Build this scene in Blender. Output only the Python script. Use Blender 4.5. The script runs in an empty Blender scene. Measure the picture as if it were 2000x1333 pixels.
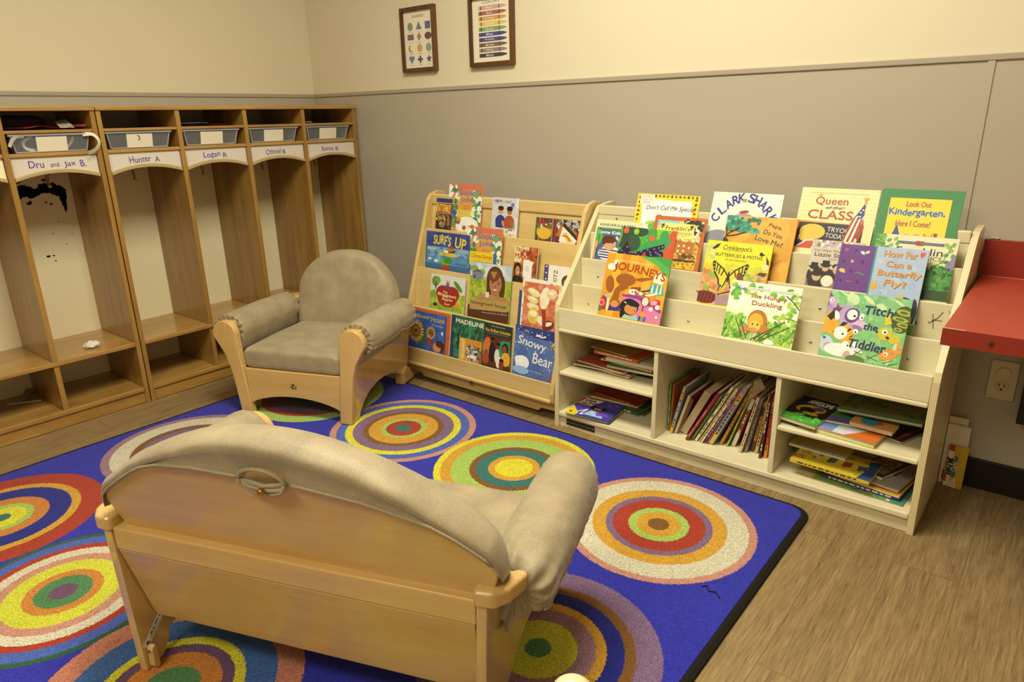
import bpy, bmesh, math, random
from mathutils import Vector, Matrix, noise
random.seed(7)
C = bpy.context.scene.collection
sc = bpy.context.scene
R = math.radians
PI = math.pi

# ------------------------------------------------------------------ camera, light, exposure
cam_d = bpy.data.cameras.new('camera'); cam = bpy.data.objects.new('camera', cam_d); C.objects.link(cam)
cam_d.sensor_width = 36.0; cam_d.lens = 1348.36 * 36.0 / 2000.0; cam_d.clip_start = 0.02
CR = Vector((0.77226, 0.63489, -0.02093)).normalized()
def _cam():
    yaw, pitch, roll = 0.6878, 0.3147, -0.022
    fw = Vector((-math.sin(yaw)*math.cos(pitch), math.cos(yaw)*math.cos(pitch), -math.sin(pitch)))
    r = Vector((math.cos(yaw), math.sin(yaw), 0)); u = r.cross(fw)
    c, s = math.cos(roll), math.sin(roll)
    r2 = c*r + s*u; u2 = -s*r + c*u
    m = Matrix((r2, u2, -fw)).transposed().to_4x4(); m.translation = (3.2938, -2.3849, 1.131)
    cam.matrix_world = m
_cam(); sc.camera = cam
sc.view_settings.view_transform = 'Standard'; sc.view_settings.look = 'None'
sc.view_settings.gamma = 1.0; sc.view_settings.use_curve_mapping = False
sc.view_settings.exposure = 0.0
w = bpy.data.worlds.new('world'); sc.world = w; w.use_nodes = True
w.node_tree.nodes['Background'].inputs[0].default_value = (1.0, 0.9, 0.72, 1); w.node_tree.nodes['Background'].inputs[1].default_value = 0.10
try:
    sc.cycles.max_bounces = 7; sc.cycles.diffuse_bounces = 4; sc.cycles.glossy_bounces = 3; sc.cycles.transmission_bounces = 4
    sc.cycles.use_adaptive_sampling = True; sc.cycles.sample_clamp_indirect = 4.0
except Exception: pass
WARM = (1.0, 0.965, 0.795)
CEIL = 2.55
TROFFERS = [(2.25, -1.35, 60.0), (2.30, -3.30, 36.0), (4.7, -3.6, 4.0)]   # ceiling light fittings (x, y, watts)
for i, (lx, ly, pw) in enumerate(TROFFERS):
    d = bpy.data.lights.new('ceiling_lamp_light', 'AREA'); d.shape = 'RECTANGLE'; d.size = 1.15; d.size_y = 0.55
    d.energy = pw; d.color = WARM
    o = bpy.data.objects.new('ceiling_lamp_light', d); C.objects.link(o); o.location = (lx, ly, CEIL - 0.03)

# ------------------------------------------------------------------ helpers
def lin(c):
    if isinstance(c, str):
        c = c.lstrip('#'); c = tuple(int(c[i:i+2], 16)/255.0 for i in (0, 2, 4))
    return tuple((x/12.92 if x <= 0.04045 else ((x+0.055)/1.055)**2.4) for x in c[:3])
def mat(name, col, rough=0.5, spec=0.5, metal=0.0, coat=0.0, bump=0.0, bscale=200.0, var=0.0, vscale=6.0, alpha=1.0, sheen=0.0, emit=None):
    m = bpy.data.materials.new(name); m.use_nodes = True; nt = m.node_tree; b = nt.nodes['Principled BSDF']
    c = lin(col); b.inputs['Base Color'].default_value = (*c, 1); b.inputs['Roughness'].default_value = rough
    b.inputs['Specular IOR Level'].default_value = spec; b.inputs['Metallic'].default_value = metal
    b.inputs['Coat Weight'].default_value = coat; b.inputs['Coat Roughness'].default_value = 0.12; b.inputs['Alpha'].default_value = alpha
    b.inputs['Sheen Weight'].default_value = sheen
    tc = nt.nodes.new('ShaderNodeTexCoord')
    if var > 0:
        n = nt.nodes.new('ShaderNodeTexNoise'); n.inputs['Scale'].default_value = vscale; n.inputs['Detail'].default_value = 5
        nt.links.new(tc.outputs['Object'], n.inputs['Vector'])
        mx = nt.nodes.new('ShaderNodeMix'); mx.data_type = 'RGBA'; mx.inputs[6].default_value = (*[x*(1-var) for x in c], 1)
        mx.inputs[7].default_value = (*[min(1, x*(1+var)) for x in c], 1)
        nt.links.new(n.outputs['Fac'], mx.inputs[0]); nt.links.new(mx.outputs[2], b.inputs['Base Color'])
    if bump > 0:
        n2 = nt.nodes.new('ShaderNodeTexNoise'); n2.inputs['Scale'].default_value = bscale; n2.inputs['Detail'].default_value = 3
        nt.links.new(tc.outputs['Object'], n2.inputs['Vector'])
        bp = nt.nodes.new('ShaderNodeBump'); bp.inputs['Strength'].default_value = bump; bp.inputs['Distance'].default_value = 0.002
        nt.links.new(n2.outputs['Fac'], bp.inputs['Height']); nt.links.new(bp.outputs['Normal'], b.inputs['Normal'])
    if emit:
        b.inputs['Emission Color'].default_value = (*lin(emit[0]), 1); b.inputs['Emission Strength'].default_value = emit[1]
    return m
def wood(name, c1, c2, axis='x', rough=0.32, coat=0.25, scale=1.0, streak=0.5, knots=0.0):
    """grain runs along `axis` of the object's own coordinates"""
    m = bpy.data.materials.new(name); m.use_nodes = True; nt = m.node_tree; N = nt.nodes; L = nt.links; b = N['Principled BSDF']
    tc = N.new('ShaderNodeTexCoord'); mp = N.new('ShaderNodeMapping')
    k = {'x': (1.2, 14, 14), 'y': (14, 1.2, 14), 'z': (14, 14, 1.2)}[axis]
    mp.inputs['Scale'].default_value = tuple(v*scale for v in k)
    L.new(tc.outputs['Object'], mp.inputs['Vector'])
    n1 = N.new('ShaderNodeTexNoise'); n1.inputs['Scale'].default_value = 1.0; n1.inputs['Detail'].default_value = 6; n1.inputs['Roughness'].default_value = 0.6; n1.inputs['Distortion'].default_value = 0.6
    L.new(mp.outputs[0], n1.inputs['Vector'])
    n2 = N.new('ShaderNodeTexNoise'); n2.inputs['Scale'].default_value = 7.0; n2.inputs['Detail'].default_value = 4; n2.inputs['Roughness'].default_value = 0.7
    L.new(mp.outputs[0], n2.inputs['Vector'])
    mx = N.new('ShaderNodeMix'); mx.inputs[0].default_value = 0.35*streak*2
    L.new(n1.outputs['Fac'], mx.inputs[2]); L.new(n2.outputs['Fac'], mx.inputs[3])
    cr = N.new('ShaderNodeValToRGB'); cr.color_ramp.elements[0].position = 0.34; cr.color_ramp.elements[1].position = 0.66
    cr.color_ramp.elements[0].color = (*lin(c1), 1); cr.color_ramp.elements[1].color = (*lin(c2), 1)
    L.new(mx.outputs[0], cr.inputs[0]); L.new(cr.outputs[0], b.inputs['Base Color'])
    b.inputs['Roughness'].default_value = rough; b.inputs['Coat Weight'].default_value = coat; b.inputs['Coat Roughness'].default_value = 0.1
    bp = N.new('ShaderNodeBump'); bp.inputs['Strength'].default_value = 0.06; bp.inputs['Distance'].default_value = 0.001
    L.new(n2.outputs['Fac'], bp.inputs['Height']); L.new(bp.outputs['Normal'], b.inputs['Normal'])
    return m

def box(bm, x0, x1, y0, y1, z0, z1):
    vs = [bm.verts.new((x, y, z)) for x in (x0, x1) for y in (y0, y1) for z in (z0, z1)]
    for f in ((0,1,3,2), (4,6,7,5), (0,4,5,1), (2,3,7,6), (0,2,6,4), (1,5,7,3)): bm.faces.new([vs[i] for i in f])
    return vs
def BX(*a):
    bm = bmesh.new(); box(bm, *a); return bm
def prism(bm, pts, axis, a0, a1):
    """extrude a 2D outline: axis 'x' -> pts are (y,z); 'y' -> (x,z); 'z' -> (x,y)"""
    def P(p, a): return {'x': (a, p[0], p[1]), 'y': (p[0], a, p[1]), 'z': (p[0], p[1], a)}[axis]
    A = [bm.verts.new(P(p, a0)) for p in pts]; B = [bm.verts.new(P(p, a1)) for p in pts]
    n = len(pts); bm.faces.new(A); bm.faces.new(B[::-1])
    for i in range(n): bm.faces.new((A[i], B[i], B[(i+1) % n], A[(i+1) % n]))
    return A + B
def PR(pts, axis, a0, a1):
    bm = bmesh.new(); prism(bm, pts, axis, a0, a1); return bm
def tube(bm, path, r, seg=8, closed=False, cap=True):
    rings = []; n = len(path); path = [Vector(p) for p in path]
    for i, p in enumerate(path):
        if closed: t = path[(i+1) % n] - path[i-1]
        else: t = path[min(i+1, n-1)] - path[max(i-1, 0)]
        t.normalize(); a = t.orthogonal() if i == 0 else (pa - t*pa.dot(t)); a.normalize(); pa = a; b = t.cross(a)
        rr = r[i] if isinstance(r, (list, tuple)) else r
        rings.append([bm.verts.new(p + (a*math.cos(2*PI*k/seg) + b*math.sin(2*PI*k/seg))*rr) for k in range(seg)])
    m = n if closed else n-1
    for i in range(m):
        A, B = rings[i], rings[(i+1) % n]
        for k in range(seg): bm.faces.new((A[k], A[(k+1) % seg], B[(k+1) % seg], B[k]))
    if cap and not closed: bm.faces.new(rings[0][::-1]); bm.faces.new(rings[-1])
def cyl(bm, p0, p1, r, seg=16): tube(bm, [p0, p1], r, seg)
def grid_mesh(bm, rows, closeu=False, closev=False):
    """rows: list of lists of Vectors"""
    V = [[bm.verts.new(p) for p in row] for row in rows]; F = []
    nu = len(V); nv = len(V[0])
    for i in range(nu if closeu else nu-1):
        for j in range(nv if closev else nv-1):
            a, b, c, d = V[i][j], V[(i+1) % nu][j], V[(i+1) % nu][(j+1) % nv], V[i][(j+1) % nv]
            F.append(bm.faces.new((a, b, c, d)))
    return V, F
def obj(name, bm, m, parent=None, bevel=0.0, smooth=False, seg=2, weld=0.0):
    if weld: bmesh.ops.remove_doubles(bm, verts=bm.verts, dist=weld)
    bmesh.ops.recalc_face_normals(bm, faces=bm.faces)
    me = bpy.data.meshes.new(name); bm.to_mesh(me); bm.free()
    for x in (m if isinstance(m, (list, tuple)) else [m]): me.materials.append(x)
    o = bpy.data.objects.new(name, me); C.objects.link(o)
    if parent: o.parent = parent
    if bevel:
        md = o.modifiers.new('bevel', 'BEVEL'); md.width = bevel; md.segments = seg; md.limit_method = 'ANGLE'; md.angle_limit = R(40)
    if smooth or bevel:
        for p in me.polygons: p.use_smooth = True
        if bevel:
            for p in me.polygons: p.use_smooth = False
    return o
def thing(name, label, cat, loc=(0, 0, 0), rz=0, group=None):
    o = bpy.data.objects.new(name, None); C.objects.link(o); o.location = loc; o.rotation_euler = (0, 0, rz)
    o.empty_display_size = 0.05
    o['label'] = label; o['category'] = cat
    if group: o['group'] = group
    return o
def tag(o, label, cat, group=None, kind=None):
    o['label'] = label; o['category'] = cat
    if group: o['group'] = group
    if kind: o['kind'] = kind
    return o
def struct(name, bm, m, parent=None, bevel=0):
    o = obj(name, bm, m, parent, bevel)
    if not parent: o['kind'] = 'structure'
    return o
def arcpts(cx, cy, rx, ry, a0, a1, n):
    return [(cx + rx*math.cos(R(a0 + (a1-a0)*i/n)), cy + ry*math.sin(R(a0 + (a1-a0)*i/n))) for i in range(n+1)]
# ------------------------------------------------------------------ room
M_wall = mat('cream_wall_paint', '#DACFB2', 0.75, 0.25, bump=0.12, bscale=90, var=0.02, vscale=3)
M_gray = mat('gray_wall_panel', '#B0A694', 0.45, 0.4, bump=0.10, bscale=260, var=0.02, vscale=4)
M_trim = mat('gray_trim', '#A79C88', 0.4, 0.4)
M_ceil = mat('ceiling_tile', '#EFEBDD', 0.9, 0.1)
M_black = mat('black_vinyl', '#141210', 0.4, 0.4)

def floor_mat():
    m = bpy.data.materials.new('vinyl_plank_floor'); m.use_nodes = True; nt = m.node_tree; N = nt.nodes; L = nt.links; b = N['Principled BSDF']
    tc = N.new('ShaderNodeTexCoord')
    mp = N.new('ShaderNodeMapping'); mp.inputs['Rotation'].default_value = (0, 0, R(90)); mp.inputs['Location'].default_value = (0.33, 0.07, 0)
    L.new(tc.outputs['Object'], mp.inputs['Vector'])
    br = N.new('ShaderNodeTexBrick'); br.inputs['Scale'].default_value = 1.0; br.inputs['Brick Width'].default_value = 0.9; br.inputs['Row Height'].default_value = 0.15
    br.inputs['Mortar Size'].default_value = 0.0012; br.inputs['Mortar Smooth'].default_value = 0.3; br.offset = 0.37
    br.inputs['Color1'].default_value = (0.25, 0.25, 0.25, 1); br.inputs['Color2'].default_value = (0.75, 0.75, 0.75, 1); br.inputs['Mortar'].default_value = (0, 0, 0, 1)
    L.new(mp.outputs[0], br.inputs['Vector'])
    # offset the grain per plank
    sv = N.new('ShaderNodeVectorMath'); sv.operation = 'SCALE'; sv.inputs['Scale'].default_value = 3.7; L.new(br.outputs['Color'], sv.inputs[0])
    av = N.new('ShaderNodeVectorMath'); L.new(tc.outputs['Object'], av.inputs[0]); L.new(sv.outputs[0], av.inputs[1])
    m2 = N.new('ShaderNodeMapping'); m2.inputs['Scale'].default_value = (22, 1.8, 22); L.new(av.outputs[0], m2.inputs['Vector'])
    n1 = N.new('ShaderNodeTexNoise'); n1.inputs['Scale'].default_value = 1.0; n1.inputs['Detail'].default_value = 5; n1.inputs['Distortion'].default_value = 1.2
    L.new(m2.outputs[0], n1.inputs['Vector'])
    m3 = N.new('ShaderNodeMapping'); m3.inputs['Scale'].default_value = (230, 12, 230); L.new(av.outputs[0], m3.inputs['Vector'])
    n2 = N.new('ShaderNodeTexNoise'); n2.inputs['Scale'].default_value = 1.0; n2.inputs['Detail'].default_value = 3; n2.inputs['Roughness'].default_value = 0.7
    L.new(m3.outputs[0], n2.inputs['Vector'])
    cr = N.new('ShaderNodeValToRGB'); e = cr.color_ramp.elements
    e[0].position = 0.30; e[0].color = (*lin('#6E5838'), 1); e[1].position = 0.68; e[1].color = (*lin('#AC9264'), 1)
    mx = N.new('ShaderNodeMix'); mx.inputs[0].default_value = 0.68; L.new(n1.outputs['Fac'], mx.inputs[2]); L.new(n2.outputs['Fac'], mx.inputs[3])
    L.new(mx.outputs[0], cr.inputs[0])
    tn = N.new('ShaderNodeMix'); tn.data_type = 'RGBA'; tn.blend_type = 'MULTIPLY'; tn.inputs[0].default_value = 0.22
    L.new(cr.outputs[0], tn.inputs[6]); L.new(br.outputs['Color'], tn.inputs[7])
    mm = N.new('ShaderNodeMix'); mm.data_type = 'RGBA'; mm.inputs[7].default_value = (*lin('#75603C'), 1); L.new(br.outputs['Fac'], mm.inputs[0]); L.new(tn.outputs[2], mm.inputs[6])
    L.new(mm.outputs[2], b.inputs['Base Color']); b.inputs['Roughness'].default_value = 0.42; b.inputs['Specular IOR Level'].default_value = 0.35
    bp = N.new('ShaderNodeBump'); bp.inputs['Strength'].default_value = 0.25; bp.inputs['Distance'].default_value = 0.001
    L.new(n2.outputs['Fac'], bp.inputs['Height']); L.new(bp.outputs['Normal'], b.inputs['Normal'])
    return m
M_floor = floor_mat()
RX, RY = 5.4, -5.2
struct('floor', BX(-0.1, RX+0.1, RY-0.1, 0.1, -0.08, 0.0), M_floor)
struct('ceiling', BX(-0.1, RX+0.1, RY-0.1, 0.1, CEIL, CEIL+0.08), M_ceil)
def wall(name, x0, x1, y0, y1): return struct(name, BX(x0, x1, y0, y1, 0.0, CEIL), M_wall)
wall('wall_left', -0.1, 0.0, RY, 0.0); wall('wall_back', 0.0, RX, 0.0, 0.1)
wall('wall_right', RX, RX+0.1, RY, 0.0); wall('wall_front', 0.0, RX, RY-0.1, RY)
G = 1.262
# grey protective panels on the two walls
bm = BX(0.0, 0.004, RY, 0.0, 0.0, G); struct('trim_1', bm, M_gray)
bm = BX(0.004, 3.040, -0.004, 0.0, 0.0, G); struct('trim_2', bm, M_gray)
bm = BX(3.040, RX, -0.004, 0.0, 0.0, G); struct('trim_3', bm, M_gray)
struct('trim_4', BX(0.0, 0.010, RY, 0.0, G-0.014, G+0.003), M_trim, bevel=0.002)
struct('trim_5', BX(0.010, RX, -0.010, 0.0, G-0.014, G+0.003), M_trim, bevel=0.002)
struct('trim_6', BX(3.031, 3.049, -0.008, -0.004, 0.10, G-0.014), M_gray, bevel=0.0015)
struct('trim_7', BX(0.004, 0.011, -0.011, -0.004, 0.10, G-0.014), M_gray, bevel=0.0015)
struct('baseboard_back', BX(0.012, RX, -0.016, -0.004, 0.0, 0.097), M_black, bevel=0.002)
struct('baseboard_left', BX(0.004, 0.012, RY, 0.0, 0.0, 0.097), M_black, bevel=0.002)
M_emit = mat('lamp_diffuser', '#FFF4DA', 0.6, emit=('#FFF0CE', 3.0))
M_white_metal = mat('white_metal', '#EDEBE4', 0.4)
for i, (lx, ly, pw) in enumerate(TROFFERS):
    t = thing('ceiling_lamp', 'rectangular recessed ceiling light ' + ['directly above the rug', 'behind the camera side of the rug', 'far back near the right wall'][i], 'ceiling light', (lx, ly, CEIL))
    bm = bmesh.new()
    for q in ((-0.62, 0.62, -0.32, -0.29), (-0.62, 0.62, 0.29, 0.32), (-0.62, -0.59, -0.29, 0.29), (0.59, 0.62, -0.29, 0.29)): box(bm, *q, -0.02, -0.0005)
    obj('frame', bm, M_white_metal, t); obj('diffuser', BX(-0.588, 0.588, -0.288, 0.288, -0.008, -0.002), M_emit, t)

# ------------------------------------------------------------------ rug
def rug_mat():
    m = bpy.data.materials.new('circle_rug_pile'); m.use_nodes = True; nt = m.node_tree; N = nt.nodes; L = nt.links; b = N['Principled BSDF']
    tc = N.new('ShaderNodeTexCoord')
    nz = N.new('ShaderNodeTexNoise'); nz.inputs['Scale'].default_value = 260; nz.inputs['Detail'].default_value = 1
    L.new(tc.outputs['Object'], nz.inputs['Vector'])
    sub = N.new('ShaderNodeVectorMath'); sub.operation = 'SUBTRACT'; sub.inputs[1].default_value = (.5, .5, .5); L.new(nz.outputs['Color'], sub.inputs[0])
    scl = N.new('ShaderNodeVectorMath'); scl.operation = 'SCALE'; scl.inputs['Scale'].default_value = 0.012; L.new(sub.outputs[0], scl.inputs[0])
    add = N.new('ShaderNodeVectorMath'); L.new(tc.outputs['Object'], add.inputs[0]); L.new(scl.outputs[0], add.inputs[1])
    fl = N.new('ShaderNodeVectorMath'); fl.operation = 'MULTIPLY'; fl.inputs[1].default_value = (1, 1, 0); L.new(add.outputs[0], fl.inputs[0])
    BLUE='#3032A8'; NAVY='#232a86'; PINK='#C28A76'; WHITE='#CFC8AE'; GOLD='#CC9A34'; PURP='#7D6384'; RED='#A63A26'; LIME='#A3C05A'; BROWN='#7E5528'; YEL='#D8D032'; TEAL='#35706A'; MIDB='#4A62B4'; GREEN='#4F8050'; ORG='#C57E36'; DGR='#2F5B3C'; PLUM='#6A4A66'; MAUVE='#9A7684'; LBLUE='#3F64A2'; SALM='#C47E66'; OLIVE='#C9C93A'
    circ = {
     (2.520,-.800): [(.030,BROWN),(.061,GOLD),(.085,LIME),(.129,RED),(.150,PURP),(.188,GOLD),(.246,WHITE),(.268,PINK)],
     (1.446,-.797): [(.030,TEAL),(.066,RED),(.085,LIME),(.131,GOLD),(.152,BROWN),(.191,PURP),(.217,YEL),(.250,MIDB),(.275,PINK)],
     (2.538,-1.398): [(.029,GREEN),(.087,OLIVE),(.127,MAUVE),(.151,GOLD),(.189,NAVY),(.214,BROWN),(.272,PURP)],
     (1.979,-.789): [(.063,YEL),(.086,GOLD),(.127,TEAL),(.150,BROWN),(.211,LIME),(.247,GOLD),(.270,YEL)],
     (.936,-1.958): [(.022,TEAL),(.061,YEL),(.081,LIME),(.121,ORG),(.180,NAVY),(.206,GOLD),(.270,RED)],
     (1.470,-1.976): [(.031,PLUM),(.065,GREEN),(.090,ORG),(.134,OLIVE),(.161,PINK),(.192,WHITE),(.213,RED),(.246,MIDB),(.262,DGR)],
     (2.000,-1.960): [(.060,GREEN),(.103,ORG),(.127,PLUM),(.150,YEL),(.215,LBLUE),(.272,SALM)],
     (.930,-1.375): [(.050,RED),(.110,GOLD),(.165,PURP),(.192,BROWN),(.255,WHITE),(.283,MAUVE)],
     (.890,-.790): [(.060,GOLD),(.110,TEAL),(.200,PLUM),(.226,RED),(.283,LIME)],
     (1.985,-1.385): [(.060,RED),(.110,YEL),(.170,TEAL),(.220,MAUVE),(.268,GOLD)],
     (1.450,-1.385): [(.060,LIME),(.110,PURP),(.170,GOLD),(.220,RED),(.268,WHITE)],
     (2.530,-2.560): [(.050,TEAL),(.110,GOLD),(.170,RED),(.220,LIME),(.268,PINK)],
     (2.530,-1.990): [(.050,RED),(.110,LIME),(.170,PURP),(.220,YEL),(.268,WHITE)],
     (1.990,-2.560): [(.050,YEL),(.110,RED),(.170,WHITE),(.220,TEAL),(.268,ORG)],
     (1.450,-2.560): [(.050,GOLD),(.110,PURP),(.170,LIME),(.220,RED),(.268,YEL)],
     (.930,-2.560): [(.050,RED),(.110,YEL),(.170,MIDB),(.220,GOLD),(.268,PINK)],
    }
    prev = None
    for (cx, cy), rings in circ.items():
        d = N.new('ShaderNodeVectorMath'); d.operation = 'DISTANCE'; d.inputs[1].default_value = (cx, cy, 0); L.new(fl.outputs[0], d.inputs[0])
        mr = N.new('ShaderNodeMath'); mr.operation = 'MULTIPLY'; mr.inputs[1].default_value = 1/0.3; L.new(d.outputs['Value'], mr.inputs[0])
        cr = N.new('ShaderNodeValToRGB'); cr.color_ramp.interpolation = 'CONSTANT'; els = cr.color_ramp.elements
        els.remove(els[1]); els[0].position = 0; els[0].color = (*lin(rings[0][1]), 1)
        for k in range(1, len(rings)):
            e = els.new(rings[k-1][0]/0.3); e.color = (*lin(rings[k][1]), 1)
        L.new(mr.outputs[0], cr.inputs[0])
        lt = N.new('ShaderNodeMath'); lt.operation = 'LESS_THAN'; lt.inputs[1].default_value = rings[-1][0]; L.new(d.outputs['Value'], lt.inputs[0])
        mx = N.new('ShaderNodeMix'); mx.data_type = 'RGBA'; L.new(lt.outputs[0], mx.inputs[0]); L.new(cr.outputs[0], mx.inputs[7])
        if prev is None: mx.inputs[6].default_value = (*lin(BLUE), 1)
        else: L.new(prev, mx.inputs[6])
        prev = mx.outputs[2]
    # pile speckle
    n3 = N.new('ShaderNodeTexNoise'); n3.inputs['Scale'].default_value = 420; n3.inputs['Detail'].default_value = 2; L.new(tc.outputs['Object'], n3.inputs['Vector'])
    r3 = N.new('ShaderNodeMapRange'); r3.inputs[1].default_value = 0.32; r3.inputs[2].default_value = 0.68; r3.inputs[3].default_value = 0.5; r3.inputs[4].default_value = 1.3; L.new(n3.outputs['Fac'], r3.inputs[0])
    n4 = N.new('ShaderNodeTexNoise'); n4.inputs['Scale'].default_value = 9; n4.inputs['Detail'].default_value = 3; L.new(tc.outputs['Object'], n4.inputs['Vector'])
    r4 = N.new('ShaderNodeMapRange'); r4.inputs[3].default_value = 0.9; r4.inputs[4].default_value = 1.1; L.new(n4.outputs['Fac'], r4.inputs[0])
    mu = N.new('ShaderNodeMath'); mu.operation = 'MULTIPLY'; L.new(r3.outputs[0], mu.inputs[0]); L.new(r4.outputs[0], mu.inputs[1])
    vs = N.new('ShaderNodeVectorMath'); vs.operation = 'SCALE'; L.new(prev, vs.inputs[0]); L.new(mu.outputs[0], vs.inputs['Scale'])
    L.new(vs.outputs[0], b.inputs['Base Color']); b.inputs['Roughness'].default_value = 0.95; b.inputs['Specular IOR Level'].default_value = 0.1
    b.inputs['Sheen Weight'].default_value = 0.15
    bp = N.new('ShaderNodeBump'); bp.inputs['Strength'].default_value = 0.5; bp.inputs['Distance'].default_value = 0.004
    L.new(n3.outputs['Fac'], bp.inputs['Height']); L.new(bp.outputs['Normal'], b.inputs['Normal'])
    return m
def rrect(x0, x1, y0, y1, r, n=8):
    return arcpts(x1-r, y1-r, r, r, 0, 90, n) + arcpts(x0+r, y1-r, r, r, 90, 180, n) + arcpts(x0+r, y0+r, r, r, 180, 270, n) + arcpts(x1-r, y0+r, r, r, 270, 360, n)
rug = thing('area_rug', 'large blue rug with rows of multicoloured concentric circles and black edge', 'rug', (0, 0, 0))
ry0 = -3.35
out = rrect(0.612, 2.846, ry0, -0.462, 0.055)
inn = rrect(0.624, 2.826, ry0+0.014, -0.473, 0.046)
obj('pile', PR(inn, 'z', 0.0, 0.011), rug_mat(), rug)
bm = bmesh.new(); n = len(out)
rows = [[Vector((out[i][0], out[i][1], 0.0)), Vector((out[i][0], out[i][1], 0.008)), Vector(((out[i][0]+inn[i][0])/2, (out[i][1]+inn[i][1])/2, 0.0125)), Vector((inn[i][0], inn[i][1], 0.010))] for i in range(n)]
grid_mesh(bm, rows, closeu=True); obj('edge_binding', bm, mat('black_binding', '#1B1815', 0.85, 0.2, bump=0.3, bscale=300), rug)
bm = bmesh.new(); tube(bm, [(2.735, -0.985, 0.0122), (2.745, -0.975, 0.0125), (2.757, -0.992, 0.0128), (2.772, -0.985, 0.0125), (2.788, -1.0, 0.0122)], 0.0018, 6)
tag(obj('loose_thread', bm, M_black), 'short black thread lying on the blue rug near its right edge', 'thread')

# ------------------------------------------------------------------ wall pictures
def picture(x0, x1, z0, z1, label):
    t = thing('wall_poster', label, 'framed print', ((x0+x1)/2, -0.0005, z0), 0, 'framed learning prints')
    W = x1-x0; H = z1-z0; f = 0.0165; fm = wood('dark_frame_wood', '#3A2412', '#6B4620', 'z', 0.5, 0.0)
    bm = bmesh.new(); h = W/2
    prism(bm, [(-h, 0), (h, 0), (h-f, f), (-h+f, f)], 'y', -0.02, 0); prism(bm, [(-h, H), (h, H), (h-f, H-f), (-h+f, H-f)], 'y', -0.02, 0)
    prism(bm, [(-h, 0), (-h+f, f), (-h+f, H-f), (-h, H)], 'y', -0.02, 0); prism(bm, [(h, 0), (h-f, f), (h-f, H-f), (h, H)], 'y', -0.02, 0)
    obj('frame', bm, fm, t)
    return t, W-2*f, H-2*f, f
# ------------------------------------------------------------------ printed art: flat shapes and lettering in one mesh, colours as an attribute
def print_mat(name, rough=0.35, coat=0.3, mottle=0.10, msc=60):
    m = bpy.data.materials.new(name); m.use_nodes = True; nt = m.node_tree; N = nt.nodes; L = nt.links; b = N['Principled BSDF']
    at = N.new('ShaderNodeAttribute'); at.attribute_name = 'ink'
    tc = N.new('ShaderNodeTexCoord'); n = N.new('ShaderNodeTexNoise'); n.inputs['Scale'].default_value = msc; n.inputs['Detail'].default_value = 4; L.new(tc.outputs['Object'], n.inputs['Vector'])
    mr = N.new('ShaderNodeMapRange'); mr.inputs[3].default_value = 1-mottle; mr.inputs[4].default_value = 1+mottle; L.new(n.outputs['Fac'], mr.inputs[0])
    v = N.new('ShaderNodeVectorMath'); v.operation = 'SCALE'; L.new(at.outputs['Color'], v.inputs[0]); L.new(mr.outputs[0], v.inputs['Scale'])
    L.new(v.outputs[0], b.inputs['Base Color']); b.inputs['Roughness'].default_value = rough; b.inputs['Coat Weight'].default_value = coat; b.inputs['Coat Roughness'].default_value = 0.15
    return m
M_print = print_mat('printed_cover', 0.5, 0.05)
M_paint = print_mat('painted_cover', 0.5, 0.05, 0.35, 45)
M_paper = print_mat('printed_paper', 0.85, 0.0, 0.03)
_tc = {}
def text_tris(s, off=0.0, shear=0.0):
    key = (s, off, shear)
    if key in _tc: return _tc[key]
    cu = bpy.data.curves.new('t', 'FONT'); cu.body = s; cu.size = 1.0; cu.offset = off; cu.shear = shear; cu.resolution_u = 3; cu.fill_mode = 'FRONT'
    o = bpy.data.objects.new('t', cu); me = o.to_mesh(); me.calc_loop_triangles()
    T = [[(me.vertices[i].co.x, me.vertices[i].co.y) for i in t.vertices] for t in me.loop_triangles]
    o.to_mesh_clear(); bpy.data.objects.remove(o); bpy.data.curves.remove(cu)
    if not T: T = [[(0, 0), (0.01, 0), (0, 0.01)]]
    xs = [p[0] for t in T for p in t]; ys = [p[1] for t in T for p in t]
    _tc[key] = (T, min(xs), max(xs), min(ys), max(ys)); return _tc[key]
def clip(poly, W, H):
    for ax, lim, sg in ((0, 0.0, 1), (0, W, -1), (1, 0.0, 1), (1, H, -1)):
        out = []
        for i in range(len(poly)):
            a, b = poly[i-1], poly[i]; da = (a[ax]-lim)*sg; db = (b[ax]-lim)*sg
            if (da >= 0) != (db >= 0):
                t = da/(da-db); out.append((a[0]+(b[0]-a[0])*t, a[1]+(b[1]-a[1])*t))
            if db >= 0: out.append(b)
        poly = out
        if len(poly) < 3: return []
    return poly
STEP = 0.000012
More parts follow.
